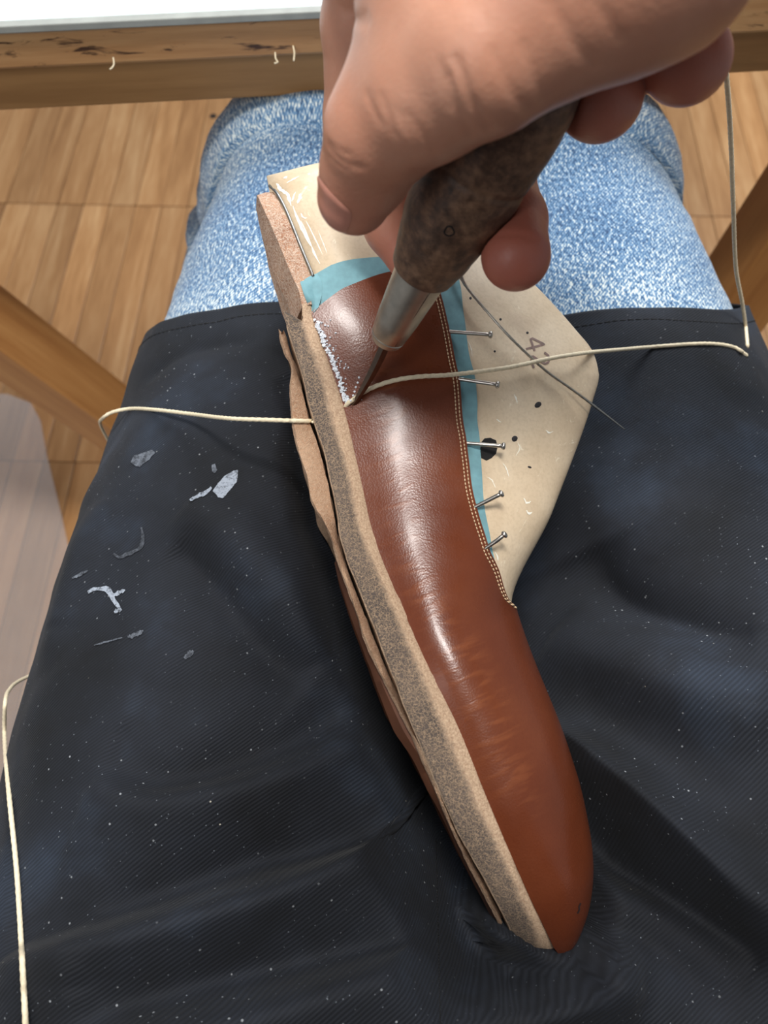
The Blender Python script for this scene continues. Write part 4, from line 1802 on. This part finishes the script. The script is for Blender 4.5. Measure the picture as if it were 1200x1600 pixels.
def polygonize(fn, lo, hi, h):
    lo = np.array(lo, float)
    B = 16
    n = np.ceil((np.array(hi) - lo) / h / B).astype(int) * B + 1
    F = np.ones(n, np.float32)
    nb = (n - 1) // B
    bi = np.stack(np.meshgrid(*[np.arange(k) for k in nb], indexing='ij'), -1).reshape(-1, 3)
    cen = lo + (bi + 0.5) * B * h
    dc = fn(cen, False)
    R_ = B * h * 0.95
    act = bi[np.abs(dc) < R_]
    ins = bi[dc <= -R_]
    for b in ins:
        s = b * B
        F[s[0]:s[0] + B + 1, s[1]:s[1] + B + 1, s[2]:s[2] + B + 1] = -1
    r_ = np.arange(B + 1)
    loc = np.stack(np.meshgrid(r_, r_, r_, indexing='ij'), -1).reshape(-1, 3)
    for blk in act:
        idx = blk * B + loc
        F[blk[0] * B:blk[0] * B + B + 1, blk[1] * B:blk[1] * B + B + 1, blk[2] * B:blk[2] * B + B + 1] = \
            fn(lo + idx * h, True, B * h * 0.87).reshape(B + 1, B + 1, B + 1)
    # naive surface nets
    S = F < 0
    c8 = [(i, j, k) for i in (0, 1) for j in (0, 1) for k in (0, 1)]

    def sl(o):
        return tuple(slice(o[d], n[d] - 1 + o[d]) for d in range(3))
    cnt = sum(S[sl(o)].astype(np.int8) for o in c8)
    cells = np.argwhere((cnt > 0) & (cnt < 8))
    vid = -np.ones(tuple(n - 1), np.int64)
    vid[cells[:, 0], cells[:, 1], cells[:, 2]] = np.arange(len(cells))
    acc = np.zeros((len(cells), 3))
    num_ = np.zeros(len(cells))
    for i1, o1 in enumerate(c8):
        for o2 in c8[i1 + 1:]:
            dff = np.array(o2) - np.array(o1)
            if np.abs(dff).sum() != 1:
                continue
            f1 = F[cells[:, 0] + o1[0], cells[:, 1] + o1[1], cells[:, 2] + o1[2]].astype(float)
            f2 = F[cells[:, 0] + o2[0], cells[:, 1] + o2[1], cells[:, 2] + o2[2]].astype(float)
            m = (f1 < 0) != (f2 < 0)
            t = np.where(m, f1 / np.where(m, f1 - f2, 1), 0)
            acc += np.where(m[:, None], np.array(o1) + t[:, None] * dff, 0)
            num_ += m
    vv = lo + (cells + acc / num_[:, None]) * h
    faces = []
    for d in range(3):
        e = [0, 0, 0]
        e[d] = 1
        u, w = (d + 1) % 3, (d + 2) % 3
        s1 = S[tuple(slice(0, n[k] - e[k]) for k in range(3))]
        s2 = S[tuple(slice(e[k], n[k]) for k in range(3))]
        ed = np.argwhere(s1 != s2)
        ok = (ed[:, u] > 0) & (ed[:, w] > 0) & (ed[:, u] < n[u] - 1) & (ed[:, w] < n[w] - 1)
        ed = ed[ok]
        inside_first = S[ed[:, 0], ed[:, 1], ed[:, 2]]

        def cid(du, dw):
            q = ed.copy()
            q[:, u] -= du
            q[:, w] -= dw
            return vid[q[:, 0], q[:, 1], q[:, 2]]
        qd = np.stack([cid(1, 1), cid(0, 1), cid(0, 0), cid(1, 0)], -1)
        qd[~inside_first] = qd[~inside_first][:, ::-1]
        faces.append(qd)
    return vv, np.concatenate(faces)


allp = np.array([q[0] for ch in chains.values() for q in ch] + [WR, ELB])
hv, hf = polygonize(hand_d, allp.min(0) - 0.05, allp.max(0) + 0.05, 0.0007)
hand = mesh_obj('hand', hv, hf, M['skin'], person)
tag(hand, 'bare right hand with thumb and fingers closed around the awl handle')
smm = hand.modifiers.new('soften', 'SMOOTH')
smm.factor = 0.5
smm.iterations = 2
# ruddier fingertips and knuckles
red = np.zeros(len(hv))
for (c, r0, amt) in ((chains['middle'][-1][0], 0.024, 0.75), (chains['ring'][-1][0], 0.026, 0.6), (chains['little'][-1][0], 0.026, 0.55), (chains['index'][-1][0], 0.022, 0.6),
                     (chains['thumb'][-1][0], 0.014, 0.35)):
    red = np.maximum(red, amt * np.exp(-((np.linalg.norm(hv - c, axis=1) / r0) ** 2)))
at = hand.data.attributes.new('redness', 'FLOAT', 'POINT')
at.data.foreach_set('value', red.astype(np.float32))

# thumbnail: curved plate on the outer side of the thumb tip
bvh_hand = bvh_of(hand)
T_IP, T_TIP = Vector(chains['thumb'][-2][0]), Vector(chains['thumb'][-1][0])
tax = (T_TIP - T_IP).normalized()
nrm_dir = (-RGT * 0.80 - UPV * 0.50 - FWD * 0.38)
nrm_dir = (nrm_dir - tax * nrm_dir.dot(tax)).normalized()
sdv = tax.cross(nrm_dir).normalized()
nvs = []
NU, NV = 14, 13
cen = T_TIP + tax * 0.0012
for i in range(NU):
    u_ = -1 + 2 * i / (NU - 1)
    for j in range(NV):
        w_ = -1 + 2 * j / (NV - 1)
        ang = w_ * 0.80 * (1 - 0.12 * u_ * u_ * (u_ < 0))
        l = u_ * 0.0066 + w_ * w_ * (-0.0016 * (1 + u_) / 2 + 0.0022 * (1 - u_) / 2)
        d = (nrm_dir * math.cos(ang) + sdv * math.sin(ang)).normalized()
        o = cen + tax * l
        loc, nor, ix, ds = bvh_hand.ray_cast(o + d * 0.03, -d, 0.06)
        base = loc if (loc and (loc - o).dot(d) < 0.0122) else o + d * 0.0088
        edge = max(abs(u_), abs(w_))
        nvs.append(base + d * (0.00055 * (1 - max(0, edge - 0.85) / 0.15 * 0.8)))
nail_o = mesh_obj('thumbnail', nvs, grid_faces(NU, NV), M['nail'], hand)
tag(nail_o, 'pink thumbnail on the outer side of the thumb')

# ------------------------------------------------------------------ nails holding the topline
for k, ((bx_, by_), (hx, hy), lift, lab) in enumerate([
        ((699, 516), (765, 523), 0.0085, 'steel nail nearest the hand in the edge of the last'),
        ((714, 590), (776, 601), 0.0085, 'steel nail just below the cream thread on the last'),
        ((727, 691), (785, 697), 0.0070, 'steel nail crossing the large black spot on the last'),
        ((740.5, 793), (782, 772), 0.0090, 'steel nail below the black spot, pointing up and right'),
        ((759, 857), (787, 836), 0.0090, 'bent steel nail lowest on the last near the throat')]):
    l0, n0, d0 = hit(bvh_shoe, bx_, by_)
    l1, n1, d1 = hit(bvh_shoe, hx, hy)
    head = P(hx, hy, d1 - lift)
    base = l0 - n0 * 0.001
    ax = (head - base).normalized()
    ne = empty('nail', base, lab, 'nail', 'nails along the topline')
    mid = (base + head) / 2 + (n0 * 0.0010 if k == 4 else n0 * 0.0)
    v, f = tube(catmull([base - ax * 0.002, mid, head], 12), 0.00072, 10)
    mesh_obj('shank', v, f, M['nailsteel'], ne)
    v, f = lathe_dir(head - ax * 0.0004, ax, [(0, .0007), (0.0003, .0012), (0.0008, .00135), (0.0013, .0011), (0.0015, .0005)], 14)
    mesh_obj('nail_head', v, f, M['nailsteel'], ne)

# ------------------------------------------------------------------ threads
bvh_all = bvh_of(last_body, upper, lining, welt, leaf, apron)


def thread(name, spec, rad, label, mat=None, n=160, cat='thread'):
    """spec: (px, py, mode, value): 's' = surface + lift, 'd' = depth"""
    pts = []
    for (x, y, m, val) in spec:
        if m == 'd':
            pts.append(P(x, y, val))
        else:
            loc, nor, d = hit(bvh_all, x, y)
            if d is None:
                d = (pts[-1] - CAM).dot(FWD) + 0.006
            pts.append(P(x, y, d - val))
    c = catmull(pts, n)
    r_max = rad if np.isscalar(rad) else max(rad)
    for i in range(int(n * 0.03), int(n * 0.93)):
        q = Vector(c[i]) - CAM
        d = q.dot(FWD)
        px, py = 600 + q.dot(RGT) / d * FPX, 800 - q.dot(UPV) / d * FPX
        ds = hit(bvh_all, px, py)[2]
        if ds is not None and d > ds - r_max * 1.15 and d < ds + 0.03:
            c[i] = np.array(P(px, py, ds - r_max * 1.15))
    seg = 10
    v, f = tube(c, rad, seg)
    # twist relief
    ringi = np.repeat(np.arange(n), seg)
    ka = np.tile(np.arange(seg), n) / seg * 2 * math.pi
    arc = np.concatenate([[0], np.cumsum(np.linalg.norm(np.diff(c, axis=0), axis=1))])
    tw = 1 + 0.10 * np.sin(3 * ka + arc[ringi] * 2200)
    ctr = c[ringi]
    v = ctr + (v - ctr) * tw[:, None]
    o = mesh_obj(name, v, f, mat or M['thread'])
    tag(o, label, cat)
    return o


_, _, dw = hit(bvh_all, 484, 657)
thread('thread', [(493, 657.5, 'd', dw + 0.003), (484, 658, 'd', dw - 0.001), (430, 656.5, 'd', dw + 0.002), (360, 654, 'd', dw + 0.012), (300, 647, 's', 0.012),
                  (250, 641, 's', 0.0045), (205, 638.5, 's', 0.0012), (176, 644, 's', 0.0010), (161, 653, 's', 0.0008), (157, 664, 'd', 0.437), (170, 690, 'd', 0.46)],
       0.00078, 'cream waxed thread from the sole across the left thigh', n=260)
thread('thread', [(537, 637, 's', -0.001), (548, 627, 's', 0.0010), (575, 609, 's', 0.0018), (610, 596, 's', 0.0035), (650, 589, 's', 0.0050), (700, 586, 's', 0.0035), (745, 581, 's', 0.0040),
                  (800, 573, 's', 0.0050), (860, 560, 's', 0.0050), (910, 552, 's', 0.0060), (960, 547, 'd', 0.342), (1030, 541, 'd', 0.366), (1090, 537, 's', 0.0012), (1125, 538, 's', 0.0010), (1148, 543, 's', 0.0010), (1160, 550, 's', 0.001), (1168, 562, 'd', 0.44), (1160, 590, 'd', 0.47)],
       0.00078, 'cream waxed thread from the awl tip across shoe and right thigh', n=320)
thread('thread', [(1105, -20, 'd', 0.235), (1128, 60, 'd', 0.25), (1136, 130, 'd', 0.265), (1142, 220, 'd', 0.29), (1146, 330, 'd', 0.325), (1150, 420, 'd', 0.36), (1160, 475, 'd', 0.385), (1166, 520, 'd', 0.405), (1168, 560, 'd', 0.43), (1160, 590, 'd', 0.46)],
       0.00085, 'cream thread hanging from the hand beside the right thigh', n=260)
thread('thread', [(60, 1050, 'd', 0.44), (30, 1064, 'd', 0.415), (15, 1077, 'd', 0.385), (8, 1098, 'd', 0.354), (7, 1150, 's', 0.0014), (14, 1240, 's', 0.0014), (26, 1360, 's', 0.0014), (33, 1470, 's', 0.0014), (38, 1560, 's', 0.0014), (42, 1640, 's', 0.0014), (46, 1700, 's', 0.0014)],
       0.00085, 'cream thread running down the far left edge of the lap', n=200)
thread('bristle', [(706, 405, 's', 0.004), (713, 421, 's', 0.0042), (728, 447, 's', 0.0046), (760, 486, 's', 0.0050), (800, 530, 's', 0.0050), (850, 577, 's', 0.0035), (890, 606, 's', 0.0035), (920, 628, 's', 0.0065), (976, 671, 'd', 0.318)],
       [0.00048] * 170 + list(np.linspace(0.00048, 0.00025, 30)), 'thin steel bristle lying across the last towards the right thigh', M['bristle'], 200, 'needle')
thread('bristle', [(713, 408, 's', 0.006), (718, 422, 's', 0.0058), (725, 440, 's', 0.0052), (731, 452, 's', 0.0050)], 0.00040, 'short thread end twisted onto the steel bristle below the handle', M['bristle'], 30, 'needle')

# ------------------------------------------------------------------ white wax crumbs along the feather line
cr = Multi()
ico_v, ico_f = [], []
bm = bmesh.new()
bmesh.ops.create_icosphere(bm, subdivisions=1, radius=1.0)
ico_v = np.array([list(q.co) for q in bm.verts])
ico_f = [tuple(x.index for x in p.verts) for p in bm.faces]
bm.free()
bvh_cr = bvh_of(upper, welt, last_body)
line = np.array([(491, 503), (496, 515), (503, 530), (509, 545), (516, 562), (521, 575), (527, 592), (532, 610), (537, 624), (543, 632)], float)
for k in range(300):
    t = random.random() * (len(line) - 1)
    i = min(int(t), len(line) - 2)
    q = line[i] + (line[i + 1] - line[i]) * (t - i)
    spread = abs(random.gauss(0, 3.2)) if k < 250 else random.uniform(0, 26)
    x, y = q[0] + spread + random.uniform(-1.5, 2), q[1] + random.gauss(0, 2) - spread * 0.2
    loc, nor, d = hit(bvh_cr, x, y)
    if loc is None:
        continue
    r = random.uniform(0.00022, 0.00058) if k < 250 else random.uniform(0.00016, 0.0004)
    sc = np.array([random.uniform(0.7, 1.3) for _ in range(3)])
    cr.add(np.array(loc) + np.array(nor) * r * 0.7 + ico_v * r * sc * (1 + rng.uniform(-0.25, 0.25, (len(ico_v), 1))), ico_f)
for (x, y) in ((556, 605), (554, 612), (559, 598), (552, 618), (561, 590), (548, 626)):
    q = P(x, y, hit(bvh_cr, x, y)[2] - 0.004)
    cr.add(np.array(q) + ico_v * 0.00045, ico_f)
co = cr.build('wax_crumbs', M['crumb'], None, False)
tag(co, 'white crumbs scattered along the welt by the awl tip', 'crumbs', kind='stuff')

# pale thread scraps caught on the bench edge
for pts, lab in (([(177, 90, .416), (178, 100, .415), (175, 106, .414), (172, 108, .413)], 'pale thread scrap on the bench edge, left one above the floor'),
                 ([(430, 82, .424), (431, 92, .423), (434, 97, .422), (429, 99, .421)], 'curled pale thread scrap on the bench edge, nearer the hand'),
                 ([(458, 72, .424), (460, 82, .423), (459, 95, .422)], 'straight pale thread scrap on the bench edge, beside the curled one')):
    v, f = tube(catmull([P(*q) for q in pts], 14), 0.00045, 6)
    tag(mesh_obj('thread_scrap', v, f, M['thread']), lab, 'thread', 'thread scraps on the bench edge')
